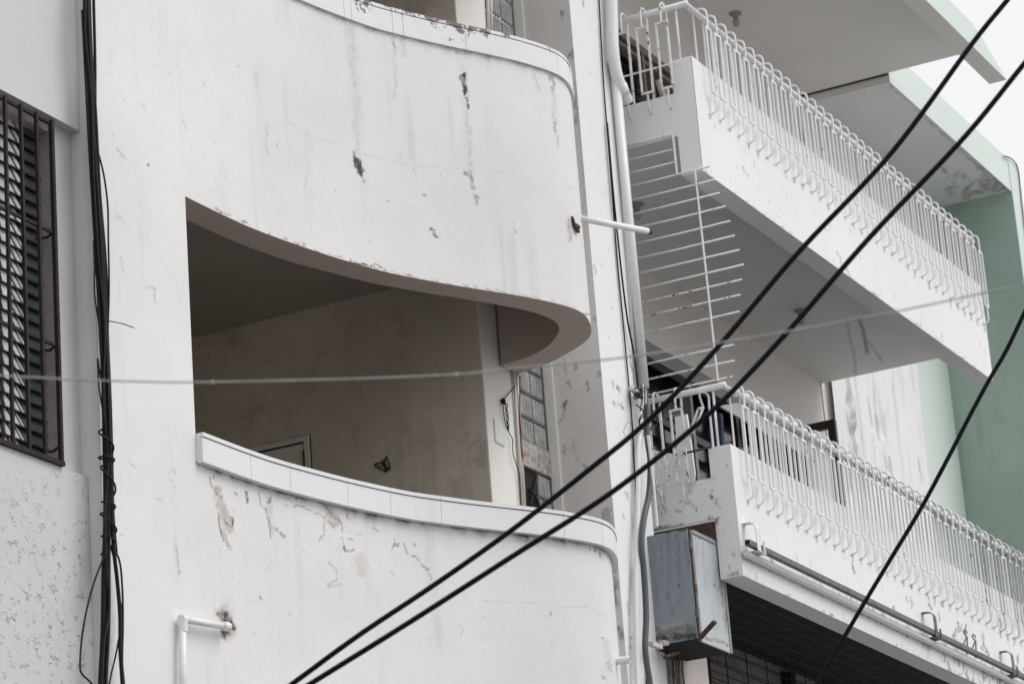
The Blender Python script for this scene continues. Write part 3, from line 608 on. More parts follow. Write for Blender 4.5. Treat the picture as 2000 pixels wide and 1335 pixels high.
# ------------------------------------------------------------------ 3. white and mint building with the railed balconies
BR = thing('railed_balcony_building', 'white and mint green building with two long straight balconies and a deep flat roof', 'building', (0, 1.6, .13))
def balcony(z0, zt, xe, zs, ze, pitch, strokes, name):
    zs_ = steps(z0, (zt, pitch)); xs_ = steps(0, (xe, pitch * 1.3))
    rw = np.zeros((len(zs_), len(xs_), 3)); rw[:, :, 0] = xs_[None, :]; rw[:, :, 2] = zs_[:, None]
    o = skin(name, rw, MT['balc'], BR, strokes)
    b = MB(); b.box((0, .004, z0), (xe, .165, zt)); b.box((0, .165, zs + .002), (.13, 1.585, ze)); b.build('parapet_core', MT['balc'], o)
    b = MB(); b.box((.004, .165, zs), (xe - .02, 1.585, zs + .14)); return b
US, LS = [], []
for i in range(50):
    x = random.uniform(1375, 1930); y = 332 + (x - 1372) * .725 - random.uniform(2, 150); st = random.uniform(.06, .3)
    US.append((0, random.uniform(1.5, 3), st, [(x, y), (x + 2, y + random.uniform(2, 18))]))
for p in (((1652, 520), (1660, 540)), ((1575, 350), (1580, 362)), ((1450, 325), (1462, 345)), ((1690, 570), (1696, 600)), ((1610, 440), (1616, 452)), ((1636, 490), (1645, 520))): US.append((0, 4, .35, list(p)))
for i in range(36): 
    h = at(0, 0, y=0) if 0 else None
for i in range(80):
    x = random.uniform(1460, 1998); y = 1122 + (x - 1451) * .466 - random.uniform(0, 240); st = random.uniform(.06, .35)
    LS.append((0, random.uniform(1.4, 2.6), st, [(x, y), (x + 2.5, y + random.uniform(2, 26))]))
for p in (((1850, 1290), (1856, 1310)), ((1870, 1215), (1874, 1235)), ((1920, 1240), (1926, 1275)), ((1665, 1100), (1668, 1118)), ((1745, 1185), (1750, 1196)), ((1814, 1180), (1818, 1190)), ((1953, 1210), (1957, 1225)), ((1888, 1315), (1894, 1330))): LS.append((0, 4, .6, list(p)))
for i in range(45):
    x = random.uniform(0, 6.3); q = proj(np.array([[x, 0, 9.55]]))[0]; US.append((random.choice((0, 1)), random.uniform(2, 4), random.uniform(.15, .5), [tuple(q), (q[0] + random.uniform(1, 8), q[1] + random.uniform(0, 4))]))
    q = proj(np.array([[x, 0, 6.597]]))[0]; LS.append((random.choice((0, 1)), random.uniform(2, 4), random.uniform(.15, .6), [tuple(q), (q[0] + random.uniform(1, 8), q[1] + random.uniform(-1, 3))]))
for i in range(60):                                    # dirt washed down from the sign rail
    x = random.uniform(.05, 6.6); q = proj(np.array([[x, 0, 6.80]]))[0]; LS.append((0, random.uniform(2, 5), random.uniform(.15, .55), [(q[0], q[1] - 2), (q[0] + random.uniform(0, 2), q[1] + random.uniform(5, 26))]))
for i in range(70):
    x = random.uniform(3.3, 6.9); z = random.uniform(6.62, 7.08); q = proj(np.array([[x, 0, z]]))[0]; n_ = random.uniform(5, 26)
    LS.append((0, random.uniform(1.6, 3.6), random.uniform(.25, .8), [(q[0], q[1]), (q[0] + random.uniform(-1, 2), q[1] + n_ * .5), (q[0] + random.uniform(0, 3), q[1] + n_)]))
# rust weeping from the feet of the balusters
def feet(zf, n, x0, dx, S):
    for i in range(n):
        q = proj(np.array([[x0 + dx * i, 0, zf]]))[0]
        S.append((2, 3.2, random.uniform(.1, .7), [tuple(q), (q[0] + .8, q[1] + random.uniform(2, 14))])); S.append((0, 3, random.uniform(.1, .55), [tuple(q), (q[0] - 4, q[1] + 1)]))
UX0, UDX, UN = .253, .1773, 35
LX0, LDX, LN = .234, .1800, 44
feet(10.064, UN, UX0, UDX, US); feet(7.165, LN, LX0, LDX, LS); feet(7.165, LN, LX0, LDX, LS)
s1 = balcony(9.546, 10.432, 6.33, 9.85, 10.18, .0135, US, 'balcony')
s1.build('balcony_soffit', MT['soffit_r'], BR)
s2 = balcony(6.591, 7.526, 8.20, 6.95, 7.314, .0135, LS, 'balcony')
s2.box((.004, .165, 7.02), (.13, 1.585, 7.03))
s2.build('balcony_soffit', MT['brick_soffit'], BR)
b = MB()   # soffit beam undersides are part of the parapets; back wall with openings
b.box((.05, 1.585, .13), (9.14, 1.80, 6.95)); b.build('brick_wall', MT['brick'], BR)
b = MB()
for x in (2.75, 4.55, 6.4): b.box((x, 1.50, .13), (x + .12, 1.584, 6.9))
b.build('shutter_post', MT['dark_frame'], BR)
b = MB()
for k in range(22): b.tube([(.45, 1.46, 5.0 + k * .09), (8, 1.46, 5.0 + k * .09)], .004, 5)
for k in range(18): b.tube([(.6 + k * .42, 1.468, 4.9), (.6 + k * .42, 1.468, 6.94)], .005, 5)
b.build('security_grille', MT['dark_iron'], BR)
b = MB().box((-.28, 1.585, 7.0), (.7, 1.8, 12.9)).box((.7, 1.585, 9.235), (6.26, 1.8, 10.35)).box((5.75, 1.585, 7.09), (6.26, 1.8, 9.235))
b.box((.7, 1.585, 11.92), (6.26, 1.8, 12.9)).box((6.05, 1.585, 10.35), (6.26, 1.8, 11.92)); b.build('wall', MT['beige_wall'], BR)
b = MB().box((6.262, 1.60, 6.95), (6.30, 1.66, 12.7)); b.cur = 1; b.box((6.30, 1.59, 6.95), (6.345, 1.66, 12.7)); b.cur = 2; b.box((6.345, 1.66, 6.95), (6.60, 1.8, 12.7)); b.build('wall_joint', [MT['dark_iron'], MT['pvc_cream'], MT['beige_wall']], BR)
# relief plaster panel: vertical grain with knots
xs_ = np.linspace(6.60, 9.14, 280); zs_ = np.linspace(6.9, 12.7, 420); X, Z = np.meshgrid(xs_, zs_)
wob = .16 * np.sin(Z * 1.1 + X * .8) + .10 * np.sin(Z * 2.3 + 1 + X * 2)
ph = (X + wob) * 8.2; kn = np.zeros_like(X)
for kx, kz, a, bb in ((7.15, 8.7, .16, .42), (7.9, 9.55, .12, .3), (8.55, 8.5, .14, .35), (7.5, 10.9, .16, .4), (8.3, 11.8, .15, .4), (7.05, 9.7, .08, .2)):
    rr = ((X - kx) / a) ** 2 + ((Z - kz) / bb) ** 2; kn += np.exp(-rr * .7) * np.sin(np.sqrt(rr) * 5.5) * 1.2; ph += 2.2 * np.exp(-rr * .35) * np.sign(X - kx)
hgt = .016 * np.tanh(3.2 * np.sin(ph)) + .012 * np.sin(ph * .37 + Z * .4) + .016 * kn
for i in range(15):                                    # trowelled grain lines
    gx = 6.68 + i * .165 + random.uniform(-.04, .04); a1, a2, p1 = random.uniform(.02, .09), random.uniform(.01, .03), random.uniform(0, 6)
    u = X - gx - a1 * np.sin(Z * random.uniform(.9, 1.6) + p1) - a2 * np.sin(Z * 3.1 + p1); hgt -= random.uniform(.012, .03) * np.exp(-(u / random.uniform(.014, .03)) ** 2) * np.clip(.5 + np.sin(Z * random.uniform(.7, 1.5) + p1), 0, 1)
for i in range(26):
    kx, kz = random.uniform(6.7, 9.1), random.uniform(7, 12.5); u = (X - kx) + (Z - kz) * .12; hgt -= .05 * np.exp(-(u / .022) ** 2) * np.clip(1 - ((Z - kz) / .16) ** 2, 0, 1)
rw = np.stack([X, 1.60 - hgt, Z], -1); skin('relief_panel', rw, MT['marble'], BR)
MB().box((6.6, 1.66, 6.9), (9.14, 1.8, 12.7)).build('relief_backing', MT['marble'], BR)
b = MB(); b.box((9.14, 1.62, 9.345), (10.17, 1.8, 12.7)).box((9.14, 1.62, .13), (10.17, 1.8, 8.3)).box((10.03, 1.62, 8.3), (10.17, 1.8, 9.345)).box((9.14, 1.76, 8.3), (10.03, 1.8, 9.345))
b.build('mint_wall', MT['mint'], BR)
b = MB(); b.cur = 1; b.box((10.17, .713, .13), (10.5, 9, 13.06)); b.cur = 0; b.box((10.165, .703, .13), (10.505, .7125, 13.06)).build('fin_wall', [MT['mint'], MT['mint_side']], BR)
# roofs
b = MB(); b.prism([(-.4, -.4, 12.42), (6.612, -.4, 12.42), (6.60, -.4, 12.43), (5.88, -.4, 12.655), (5.77, -.4, 12.672), (-.4, -.4, 12.68)], (0, .165, 0))
b.build('roof_fascia', MT['mint'], BR)
b = MB().box((-.4, -.2335, 12.68), (6.60, -.10, 12.785)).box((-.4, -.10, 12.775), (6.60, 1.8, 12.84)); b.box((-.3, -.2355, 12.43), (5.85, -.234, 12.68)); b.build('roof', MT['soffit_r'], BR)
MB().box((-.4, -.398, 12.417), (6.605, -.237, 12.421)).build('roof_edge', MT['soffit_r'], BR)
b = MB(); b.cur = 0; b.box((6.63, .712, 12.692), (10.165, .725, 13.06)); b.cur = 1; b.box((6.63, .726, 12.703), (10.17, 1.62, 12.9)); b.cur = 2; b.box((6.601, .72, 12.768), (6.629, 1.6, 12.8))
fr_ = b.build('far_roof', [MT['mint'], MT['soffit_r'], MT['black']], BR)
xs_, ys_ = steps(6.632, (10.168, .03)), steps(.727, (1.62, .03)); rw = np.zeros((len(ys_), len(xs_), 3)); rw[:, :, 0] = xs_[None, :]; rw[:, :, 1] = ys_[:, None]; rw[:, :, 2] = 12.70
MS = [(0, 5, .35, [(1738, 165), (1800, 220), (1871, 288), (1905, 318)]), (0, 7, .55, [(1905, 318), (1940, 345), (1972, 370)]), (0, 12, .7, [(1962, 366), (1974, 370)])]
rm = random.Random(5)
for i in range(70):
    x = 1845 + rm.random() * 115; y = 345 + (x - 1845) * .12 + rm.uniform(-14, 38) * (1 - (x - 1845) / 190); MS.append((rm.choice((0, 0, 1)), rm.uniform(4, 13), rm.uniform(.12, .55), [(x, y), (x + rm.uniform(-8, 8), y + rm.uniform(-5, 5))]))
skin('far_roof_soffit', rw, MT['soffit_mould'], BR, MS)
MB().box((-.25, 1.82, .13), (10.16, 9, 12.7)).build('building_mass', MT['beige_wall'], BR)
# upper louvre window
o = MB().box((.7, 1.78, 10.35), (6.05, 1.79, 11.92)).build('window', MT['black'], BR)
b = MB()
for x0, x1 in ((.78, 2.84), (3.22, 4.5), (4.6, 6.0)):
    for i in range(19):
        z = 10.4 + i * .078; b.prism([(x0, 1.60, z), (x1, 1.60, z), (x1, 1.655, z + .07), (x0, 1.655, z + .07)], (0, .004, .002))
b.build('louvre', MT['blade_dark'], o)
b = MB().box((.7, 1.565, 11.87), (6.05, 1.62, 11.93)); b.box((.7, 1.58, 11.80), (6.05, 1.63, 11.835))
for x in (.72, 2.85, 3.18, 3.02, 4.55, 6.0): b.box((x - .025, 1.575, 10.35), (x + .025, 1.66, 11.87))
b.build('window_frame', MT['brown_frame'], o)
b = MB(); b.bar((3.05, 1.55, 11.7), (3.62, 1.5, 10.75), .03, .05); b.bar((3.25, 1.56, 11.7), (3.25, 1.52, 10.4), .05, .03); b.build('open_pane', MT['pvc_cream'], o)
# lower glazed opening
o = MB().box((.7, 1.76, 7.09), (5.75, 1.77, 9.235)).build('window', MT['dark_glass'], BR)
b = MB().box((.7, 1.57, 9.10), (5.75, 1.66, 9.233)); b.cur = 1; b.box((.7, 1.60, 8.60), (5.75, 1.65, 8.66))
for x in (.72, 2.35, 4.2, 5.7): b.box((x - .03, 1.60, 7.09), (x + .03, 1.66, 9.10))
b.cur = 0; b.box((3.19, 1.59, 7.09), (3.24, 1.66, 9.1)); b.build('window_frame', [MT['grey_frame'], MT['dark_frame']], o)
# door leaf standing open at the far end
L0, L1 = at(1565, 832, x=5.62), at(1628, 819, x=5.62); b = MB(); zt = L1[2]
b.box((5.60, 1.25, zt - .075), (5.645, 1.585, zt)).box((5.60, 1.25, 7.1), (5.645, 1.32, zt - .075)).box((5.60, 1.53, 7.1), (5.645, 1.585, zt - .075)).box((5.60, 1.32, 7.1), (5.645, 1.53, 7.35))
o = b.build('door_leaf', MT['dark_frame'], BR)

def plate_x(name, x, y0, y1, z0, z1, mat, parent, S, p=.012):
    ys_, zs_ = steps(y0, (y1, p)), steps(z0, (z1, p)); rw = np.zeros((len(zs_), len(ys_), 3)); rw[:, :, 0] = x; rw[:, :, 1] = ys_[None, ::-1]; rw[:, :, 2] = zs_[:, None]
    return skin(name, rw, mat, parent, S)
ES = [(0, 5, .9, [(1387, 966), (1390, 972)]), (1, 12, .8, [(1352, 940), (1346, 958)]), (0, 4, .6, [(1318, 995), (1330, 998)]), (0, 3, .6, [(1358, 985), (1362, 1000)]), (0, 5, .5, [(1400, 975), (1403, 985)]),
      (0, 3, .5, [(1325, 978), (1332, 978)]), (0, 3, .4, [(1430, 1070), (1434, 1085)]), (0, 4, .5, [(1425, 1105), (1428, 1115)]), (0, 8, .5, [(1420, 1124), (1440, 1122)]), (1, 10, .4, [(1385, 936), (1392, 934)]), (0, 4, .5, [(1290, 1000), (1296, 1012)]),
      (2, 5, .5, [(1296, 965), (1300, 1000)]), (2, 5, .5, [(1341, 965), (1345, 985)]), (0, 8, .9, [(1260, 1036), (1300, 1032), (1330, 1026)]), (0, 12, .9, [(1380, 1022), (1398, 1015)])]
for i in range(40):
    x, y = random.uniform(1275, 1440), random.uniform(880, 1120); ES.append((0, random.uniform(1.4, 3), random.uniform(.1, .5), [(x, y), (x + random.uniform(-2, 2), y + random.uniform(1, 7))]))
plate_x('balcony_end', -.003, 0, .165, 6.592, 7.525, MT['balc'], BR, ES); plate_x('balcony_end', -.003, .165, .70, 7.021, 7.313, MT['balc'], BR, ES)
# ------------------------------------------------------------------ railings
def arc(c, r, a0, a1, n, ax=1):
    return [(c[0], c[1] + r * math.cos(math.radians(a)), c[2] + r * math.sin(math.radians(a))) for a in np.linspace(a0, a1, n)]
def baluster_mesh(z_in, ball, n_seg=7):
    """hoop over the rail (rail axis at y=.02,z=0), inner leg, rectangular frame outside, hooked foot"""
    b = MB(); r = .0082
    P = [(0, .062, z_in), (0, .062, -.01)] + arc((0, .0085, -.008), .0535, 0, 180, 9)[1:] + [(0, -.045, -.125)]
    b.tube(P, r, 6)
    for x in (-.043, .043): b.bar((x, -.045, -.117), (x, -.045, -.642), .0138, .0138)
    for z in (-.125, -.634): b.bar((-.035, -.045, z), (.035, -.045, z), .014, .014)
    b.tube([(0, -.045, -.634), (0, -.045, -.745), (0, -.043, -.765), (0, -.034, -.777), (0, -.015, -.785), (0, .01, -.79)], r * .85, 6)
    if ball: b.sphere((-.0, .012, -.002), .036, 12, 9)
    return b
def tomesh(b, name, mat):
    me = bpy.data.meshes.new(name); me.from_pydata(b.v, [], b.f); me.materials.append(mat); me.polygons.foreach_set('use_smooth', [len(f) == 4 and i < 200 for i, f in enumerate(b.f)] if 0 else [True] * len(b.f)); me.set_sharp_from_angle(angle=math.radians(50)); me.update(); return me
def put(me, name, parent, loc, rz=0):
    o = bpy.data.objects.new(name, me); COL.objects.link(o); o.parent = parent
    o.location = np.array(loc) - OFF[parent.name]; o.rotation_euler = (0, 0, rz); OFF[o.name] = np.zeros(3); return o
def railing(label, zr, zpar, zend, x0, dx, n, xe, ball, endys, mat, bent=False):
    R = thing('balcony_railing', label, 'railing', (0, .02, zpar), 'balcony railings')
    MB().tube([(.02, .64, zr), (.02, .02, zr), (xe, .02, zr)][1:], .017 if ball else .022, 12).build('handrail', mat, R, smooth=True)
    MB().tube([(.02, .66, zr), (.02, .0, zr)], .023, 12).build('handrail', mat, R, smooth=True)
    me = tomesh(baluster_mesh(zpar - zr, ball), 'baluster', mat); me_g = tomesh(baluster_mesh(zpar - zr, ball), 'baluster', MT['white_metal_grimy'])
    for i in range(n): o = put(me_g if ball and i > 22 and random.random() < (i - 18) / 14 else me, 'baluster', R, (x0 + dx * i + random.uniform(-.006, .006), 0, zr + random.uniform(-.004, .004)), random.uniform(-.07, .07)); o.rotation_euler.y = random.uniform(-.012, .012)
    MB().tube([(.03, .10, zpar), (.03, .10, zr - .01)], .0095, 6).build('post', mat, R, smooth=True)
    me2 = tomesh(baluster_mesh(zend - zr, False), 'end_baluster', MT['white_metal_rusty'])
    ye = endys if not bent else endys[:-1]
    for y in ye: put(me2, 'baluster', R, (0, y, zr), -math.pi / 2)
    return R
R1 = railing('white iron railing of the upper balcony, hoops over its rail from end to end', 10.852, 10.432, 10.18, UX0, UDX, UN, 6.31, False, (.19, .347, .505), MT['white_metal'])
R2 = railing('white iron railing of the lower balcony with one baluster torn loose and bent', 7.957, 7.526, 7.314, LX0, LDX, LN, 8.15, True, (.36, .525), MT['white_metal'])
MB().tube([(-.03, .11, 10.40), (-.03, .63, 10.395)], .007, 6).build('tie_bar', MT['white_metal_rusty'], R1)
MB().tube([(-.03, .13, 7.52), (-.03, .42, 7.515)], .008, 6).build('tie_bar', MT['rust'], R2)
b = MB(); xq = -.06                                      # baluster torn loose and bent aside
b.tube(catmull([at(1364, 798, x=xq), at(1340, 860, x=xq), at(1316, 905, x=xq), at(1303, 940, x=xq)], 4), .0085, 6)
b.tube(catmull([at(1372, 800, x=xq), at(1350, 850, x=xq), at(1330, 888, x=xq), at(1322, 912, x=xq)], 4), .0085, 6)
b.tube([at(1284, 898, x=xq), at(1288, 911, x=xq), at(1302, 912, x=xq), at(1304, 900, x=xq)], .007, 6)
b.tube(catmull([at(1291, 910, x=xq), at(1284, 930, x=xq), at(1281, 948, x=xq), at(1288, 960, x=xq), at(1296, 985, x=-.01)], 4), .0085, 6)
b.tube([at(1364, 798, x=xq), at(1374, 797, x=xq)], .012, 6)
b.build('bent_baluster', MT['white_metal_rusty'], R2, smooth=True)
b = MB(); b.tube(catmull([(.05, .19, 7.83), (.0, .19, 7.90), (-.02, .175, 7.93), (.05, .15, 7.92), (.055, .15, 7.8), (.055, .15, 7.31)], 3), .0085, 6); b.build('baluster', MT['white_metal_rusty'], R2, smooth=True)

# ------------------------------------------------------------------ wire grille closing the end between the balconies
GX = -.012
G = thing('wire_grille', 'white wire grille of level bars across the open balcony end, rusting near its foot', 'grille', (GX, .3, 7.98))
bars = [(9.868, .188), (9.755, .206), (9.657, .20), (9.56, -.062), (9.452, -.091), (9.345, -.115), (9.236, -.147), (9.120, -.171), (9.006, -.194), (8.893, -.218), (8.779, -.241), (8.674, -.214), (8.566, -.191), (8.447, -.17), (8.218, -.112), (8.103, -.099), (7.993, -.069)]
for i, (z, y1) in enumerate(bars):
    MB().tube([(GX, .66, z + random.uniform(-.004, .004)), (GX, (.66 + y1) / 2, z + random.uniform(-.004, .004)), (GX, y1, z)], .0072, 6).build('bar', MT['white_metal_rusty'] if i in (1, 11, 12, 13, 14, 15, 16) else MT['white_metal'], G, smooth=True)
MB().tube([(GX - .012, .051, 9.552), (GX - .012, .034, 7.981)], .008, 6).build('upright', MT['white_metal'], G)
MB().tube([(GX - .012, .193, 9.866), (GX - .012, .19, 9.555)], .009, 6).build('upright', MT['white_metal'], G)

# ------------------------------------------------------------------ things on the loggia side wall and the pier
BX = -1.887
q = lambda x, y: at(x, y, x=BX - .012)
t = thing('butterfly_ornament', 'small yellow green butterfly ornament with dark wing edges on the shaded loggia wall', 'ornament', tuple(q(754, 908)))
for nm, poly, tilt in (('wing', [(731, 907), (737, 903), (747, 903), (751, 907), (756, 918), (755, 922), (746, 917), (738, 914)], .025), ('wing', [(750, 900), (756, 889), (758, 896), (763, 911), (761, 919), (757, 915)], .03)):
    P = [q(*p) for p in poly]; P = [np.array(p) - np.array((tilt * i % 3 * .3, 0, 0)) * 0 for i, p in enumerate(P)]
    wg = MB().prism(P, (-.006, 0, 0)).build(nm, MT['butterfly_edge'], t)
    c = sum(P) / len(P); MB().prism([c + (p - c) * .66 + np.array((-.0062, 0, 0)) for p in P], (-.002, 0, 0)).build('wing_patch', MT['butterfly'], wg)
MB().tube([q(748, 899) + np.array((-.01, 0, 0)), q(757, 921) + np.array((-.01, 0, 0))], .006, 6).build('body', MT['butterfly_edge'], t)
PY = .905
q = lambda x, y, yy=PY: at(x, y, y=yy)
tag(MB().prism([q(966, 816), q(972, 816), q(986, 828), q(988, 871), q(981, 868), q(969, 861)], (0, .012, 0)).build('wall_plate', MT['pvc'], bevel=.003), 'small white plate with a clipped corner fixed on the cream pier', 'plate')
c = MB()
pts = [(983, 783), (986, 786), (989, 792), (989, 800), (990, 806), (991, 812), (991, 818)]
for i, p in enumerate(pts):
    ctr = q(*p, PY - .012); a = np.linspace(0, 2 * math.pi, 11); rr = .013 if i else .02
    if i % 2: P = [ctr + np.array((rr * .7 * math.cos(k), 0, rr * math.sin(k))) for k in a]
    else: P = [ctr + np.array((0, rr * .7 * math.cos(k), rr * math.sin(k))) for k in a]
    c.tube(P, .0035, 5)
c.tube([q(990, 822, PY - .012), q(990, 826, PY - .012), q(993, 842, PY - .012), q(994, 830, PY - .012), q(991, 822, PY - .012)], .004, 5); c.sphere(q(983, 783), .016, 8, 6)
tag(c.build('hanging_chain', MT['dark_iron'], smooth=True), 'short dark chain with a long link hanging on the cream pier above the plate', 'chain')
def wire(name, pxs, y, r, mat, label, cat, group=None, n=6, seg=5, ax='y'):
    P = catmull([at(*p, **{ax: y}) for p in pxs], seg); return tag(MB().tube(P, r, n).build(name, mat, smooth=True), label, cat, group)
wire('thin_wire', [(1016, 735), (1005, 755), (990, 772), (983, 783), (984, 805), (988, 830), (996, 848), (1001, 858), (1002, 885), (1008, 905), (1014, 925), (1016, 950), (1018, 985)], .895, .0035, MT['black_cable'], 'thin black wire looping from the chain nail down the cream pier', 'wire')
t = thing('wall_conduit', 'thin cream conduit pipes with red wire beside the lower glass blocks', 'conduit', tuple(at(1020, 985, y=.90)))
MB().tube([at(1003, 722, y=.90), at(1022, 1000, y=.90)], .011, 8).build('pipe', MT['pvc_cream'], t, smooth=True)
MB().tube([at(1009, 722, y=.895), at(1026, 1000, y=.895)], .009, 8).build('pipe', MT['pvc'], t, smooth=True)
MB().tube(catmull([at(1013, 722, y=.89), at(1014, 790, y=.89), at(1020, 880, y=.89), at(1027, 985, y=.89)], 6), .005, 6).build('wire', MT['red_wire'], t, smooth=True)
MB().tube(catmull([at(1016, 735, y=.89), at(1015, 830, y=.89), at(1024, 930, y=.89), at(1030, 990, y=.89)], 6), .0035, 6).build('wire', MT['black_cable'], t, smooth=True)
t = thing('wall_conduit', 'pair of cream conduit pipes beside the upper glass blocks', 'conduit', tuple(at(962, 80, y=.90)))
MB().tube([at(950, -60, y=.90), at(956, 85, y=.90)], .012, 8).build('pipe', MT['pvc_cream'], t, smooth=True)
MB().tube([at(957, -60, y=.895), at(961, 85, y=.895)], .010, 8).build('pipe', MT['pvc'], t, smooth=True)

# ------------------------------------------------------------------ pipes on the white fronts
t = thing('drain_pipe', 'white plastic elbow pipe entering a broken hole in the lower curved wall', 'pipe', tuple(at(357, 1335, y=.82)))
A, Bq, C_ = at(357, 1420, y=.825), at(357, 1209, y=.825), at(438, 1222, y=.812)
MB().tube([A, Bq - np.array((0, 0, .0))], .0195, 12).build('pipe', MT['pvc'], t, smooth=True)
MB().tube([Bq, C_], .0185, 12).build('pipe', MT['pvc'], t, smooth=True)
e = MB().tube([Bq - np.array((0, 0, .065)), Bq + np.array((0, 0, .012))], .0245, 12); e.tube([Bq - np.array((.02, 0, -.0)), Bq + (C_ - Bq) * .06], .0245, 12); e.build('elbow', MT['pvc'], t, smooth=False)
MB().tube([C_ - (C_ - Bq) * .04, C_ + (C_ - Bq) * .10], .025, 12).build('coupling', MT['pvc'], t)
P0 = at(1190, 1291, y=.06); nrm = np.array((.22, -.97, -.03)); s = MB()
for r0, r1 in ((.024, .024),):
    n = 14; u = np.cross(nrm, (0, 0, 1)); u /= np.linalg.norm(u); v = np.cross(u, nrm); V = []
    for dd_, rr in ((0, .024), (.13, .024), (.13, .019), (.02, .019)): V += [P0 + nrm * dd_ + rr * (math.cos(a) * u + math.sin(a) * v) for a in np.linspace(0, 2 * math.pi, n, endpoint=False)]
    s.add(V, [(j * n + k, j * n + (k + 1) % n, (j + 1) * n + (k + 1) % n, (j + 1) * n + k) for j in range(3) for k in range(n)])
tag(s.build('drain_stub', MT['pvc'], smooth=False), 'short white drain stub poking from the rounded lower corner', 'pipe')
E0, E1 = np.array((-2.02, .06, 8.592)), at(1268, 452, y=-.06)
t = thing('tube_pole', 'white tube pole jutting level from the rounded upper corner, its end rusted', 'pole', tuple(E0))
MB().tube([E0, E1], .0215, 12).build('tube', MT['white_metal'], t, smooth=True)
MB().tube([E1 - (E1 - E0) * .03, E1 + (E1 - E0) * .012], .0222, 12).build('end', MT['rust'], t)
H = at(1117, 442, y=.02)
b = MB(); b.tube(catmull([H + np.array((-.02, .03, .055)), H + np.array((-.035, -.02, .045)), H + np.array((-.03, -.03, 0)), H + np.array((-.01, -.035, -.03)), H + np.array((.03, -.03, -.035))], 4), .011, 7)
b.box(H + np.array((-.015, -.035, -.012)), H + np.array((.05, .03, .012)))
tag(b.build('rusty_hook', MT['rust']), 'rusty iron hook stuck in the white wall near the rounded corner', 'hook')
t = thing('downpipe', 'wide white downpipe bending into the upper balcony at the pillar', 'pipe', tuple(at(1232, 200, y=.42)))
PP = [at(1190, -120, y=.44), at(1195, 20, y=.44), at(1197, 95, y=.44), at(1204, 145, y=.44), at(1215, 175, y=.43), at(1226, 200, y=.43)]
MB().tube(catmull(PP, 8), .044, 16).build('pipe', MT['pvc'], t, smooth=True)
MB().tube([at(1211, 165, y=.434), at(1219, 186, y=.43)], .048, 16).build('collar', MT['pvc'], t, smooth=True)
t = thing('cable_trunking', 'tall white half round cable trunking on the pillar edge with wires spilling at its foot', 'trunking', tuple(at(1258, 757, y=.45)))
b = MB(); T0, T1 = at(1199, 120, y=.46), at(1258, 757, y=.46); b.tube([T0, T1], .036, 12); b.build('cover', MT['pvc'], t, smooth=True)
b = MB(); b.tube([at(1183, -80, y=.49), at(1243, 757, y=.49)], .012, 8); b.build('pipe', MT['pvc'], t, smooth=True)
for k in range(5):
    x0 = 1253 + k * 2.6; MB().tube(catmull([at(x0, 750, y=.45), at(x0 + 1, 775, y=.445), at(x0 + random.uniform(-3, 3), 802 + k, y=.44)], 4), .005, 6).build('wire', MT['pvc_cream' if k % 2 else 'grey_hose'], t, smooth=True)
b = MB(); rr = random.Random(3)
for k in range(7):
    P = [at(1246 + rr.uniform(-8, 12), 765 + rr.uniform(-10, 14), y=.44 + rr.uniform(-.02, .02)) for _ in range(6)]; b.tube(catmull(P, 4), .004, 5)
b.build('tangle', MT['black_cable'], t, smooth=True)
b = MB(); b.bar(at(1232, 757, y=.47), at(1254, 774, y=.44), .03, .03); b.build('bracket', MT['pvc_cream'], t)
b = MB()
for cx, cy, rx, ry in ((1266, 822, 18, 17), (1262, 825, 13, 14)):
    b.tube([at(cx + rx * math.cos(a), cy + ry * math.sin(a), y=.42) for a in np.linspace(0.2, 6.6, 26)], .0045, 5)
b.tube([at(1243, 790, y=.43), at(1258, 802, y=.42), at(1272, 815, y=.42)], .005, 5)
tag(b.build('cable_coil', MT['black_cable'], smooth=True), 'loose coil of black cable hanging under the cable trunking', 'cable')
wire('thin_cable', [(1168, -40), (1178, 150), (1192, 330), (1205, 500), (1218, 640), (1229, 760), (1235, 830), (1240, 930), (1250, 1060), (1257, 1130), (1263, 1260), (1262, 1340), (1262, 1420)], .488, .0058, MT['black_cable'], 'thin black cable running down the white pillar from top to bottom', 'cable', 'cables down the pillar')
wire('thin_cable', [(1186, 240), (1200, 400), (1222, 600), (1238, 690), (1246, 755)], .475, .0072, MT['black_cable'], 'black cable tucked along the edge of the white trunking', 'cable', 'cables down the pillar')
b = MB(); b.tube([at(1228 + 9 * math.cos(a) + 2 * math.sin(2 * a), 838 + 15 * math.sin(a), y=.47) for a in np.linspace(0, 11, 40)], .0018, 4)
tag(b.build('wire_loop', MT['black_cable'], smooth=True), 'fine wire loop twisted round the thin black cable on the pillar', 'wire')
wire('white_pipe', [(1259, 846), (1251, 850), (1247, 880), (1246, 1000), (1242, 1140), (1243, 1260), (1247, 1420)], .455, .017, MT['pvc'], 'slim white pipe hooked over at its top running down the pillar', 'pipe', seg=8, n=10)
wire('grey_conduit', [(1265, 790), (1264, 850), (1270, 900), (1268, 960), (1258, 1010), (1253, 1060), (1258, 1120), (1262, 1200), (1260, 1260), (1264, 1300), (1271, 1345), (1276, 1420)], .42, .021, MT['grey_hose'], 'fat dark grey conduit snaking down past the steel box', 'conduit', seg=8, n=10)
cp = catmull([at(*p, y=.40) for p in [(1266, 850), (1272, 900), (1277, 960), (1283, 1028)]], 30)
tag(MB().tube(cp, [.0115 + .0025 * (i % 2) for i in range(len(cp))], 8).build('corrugated_hose', MT['pvc']), 'white corrugated hose dropping onto the steel box', 'hose')

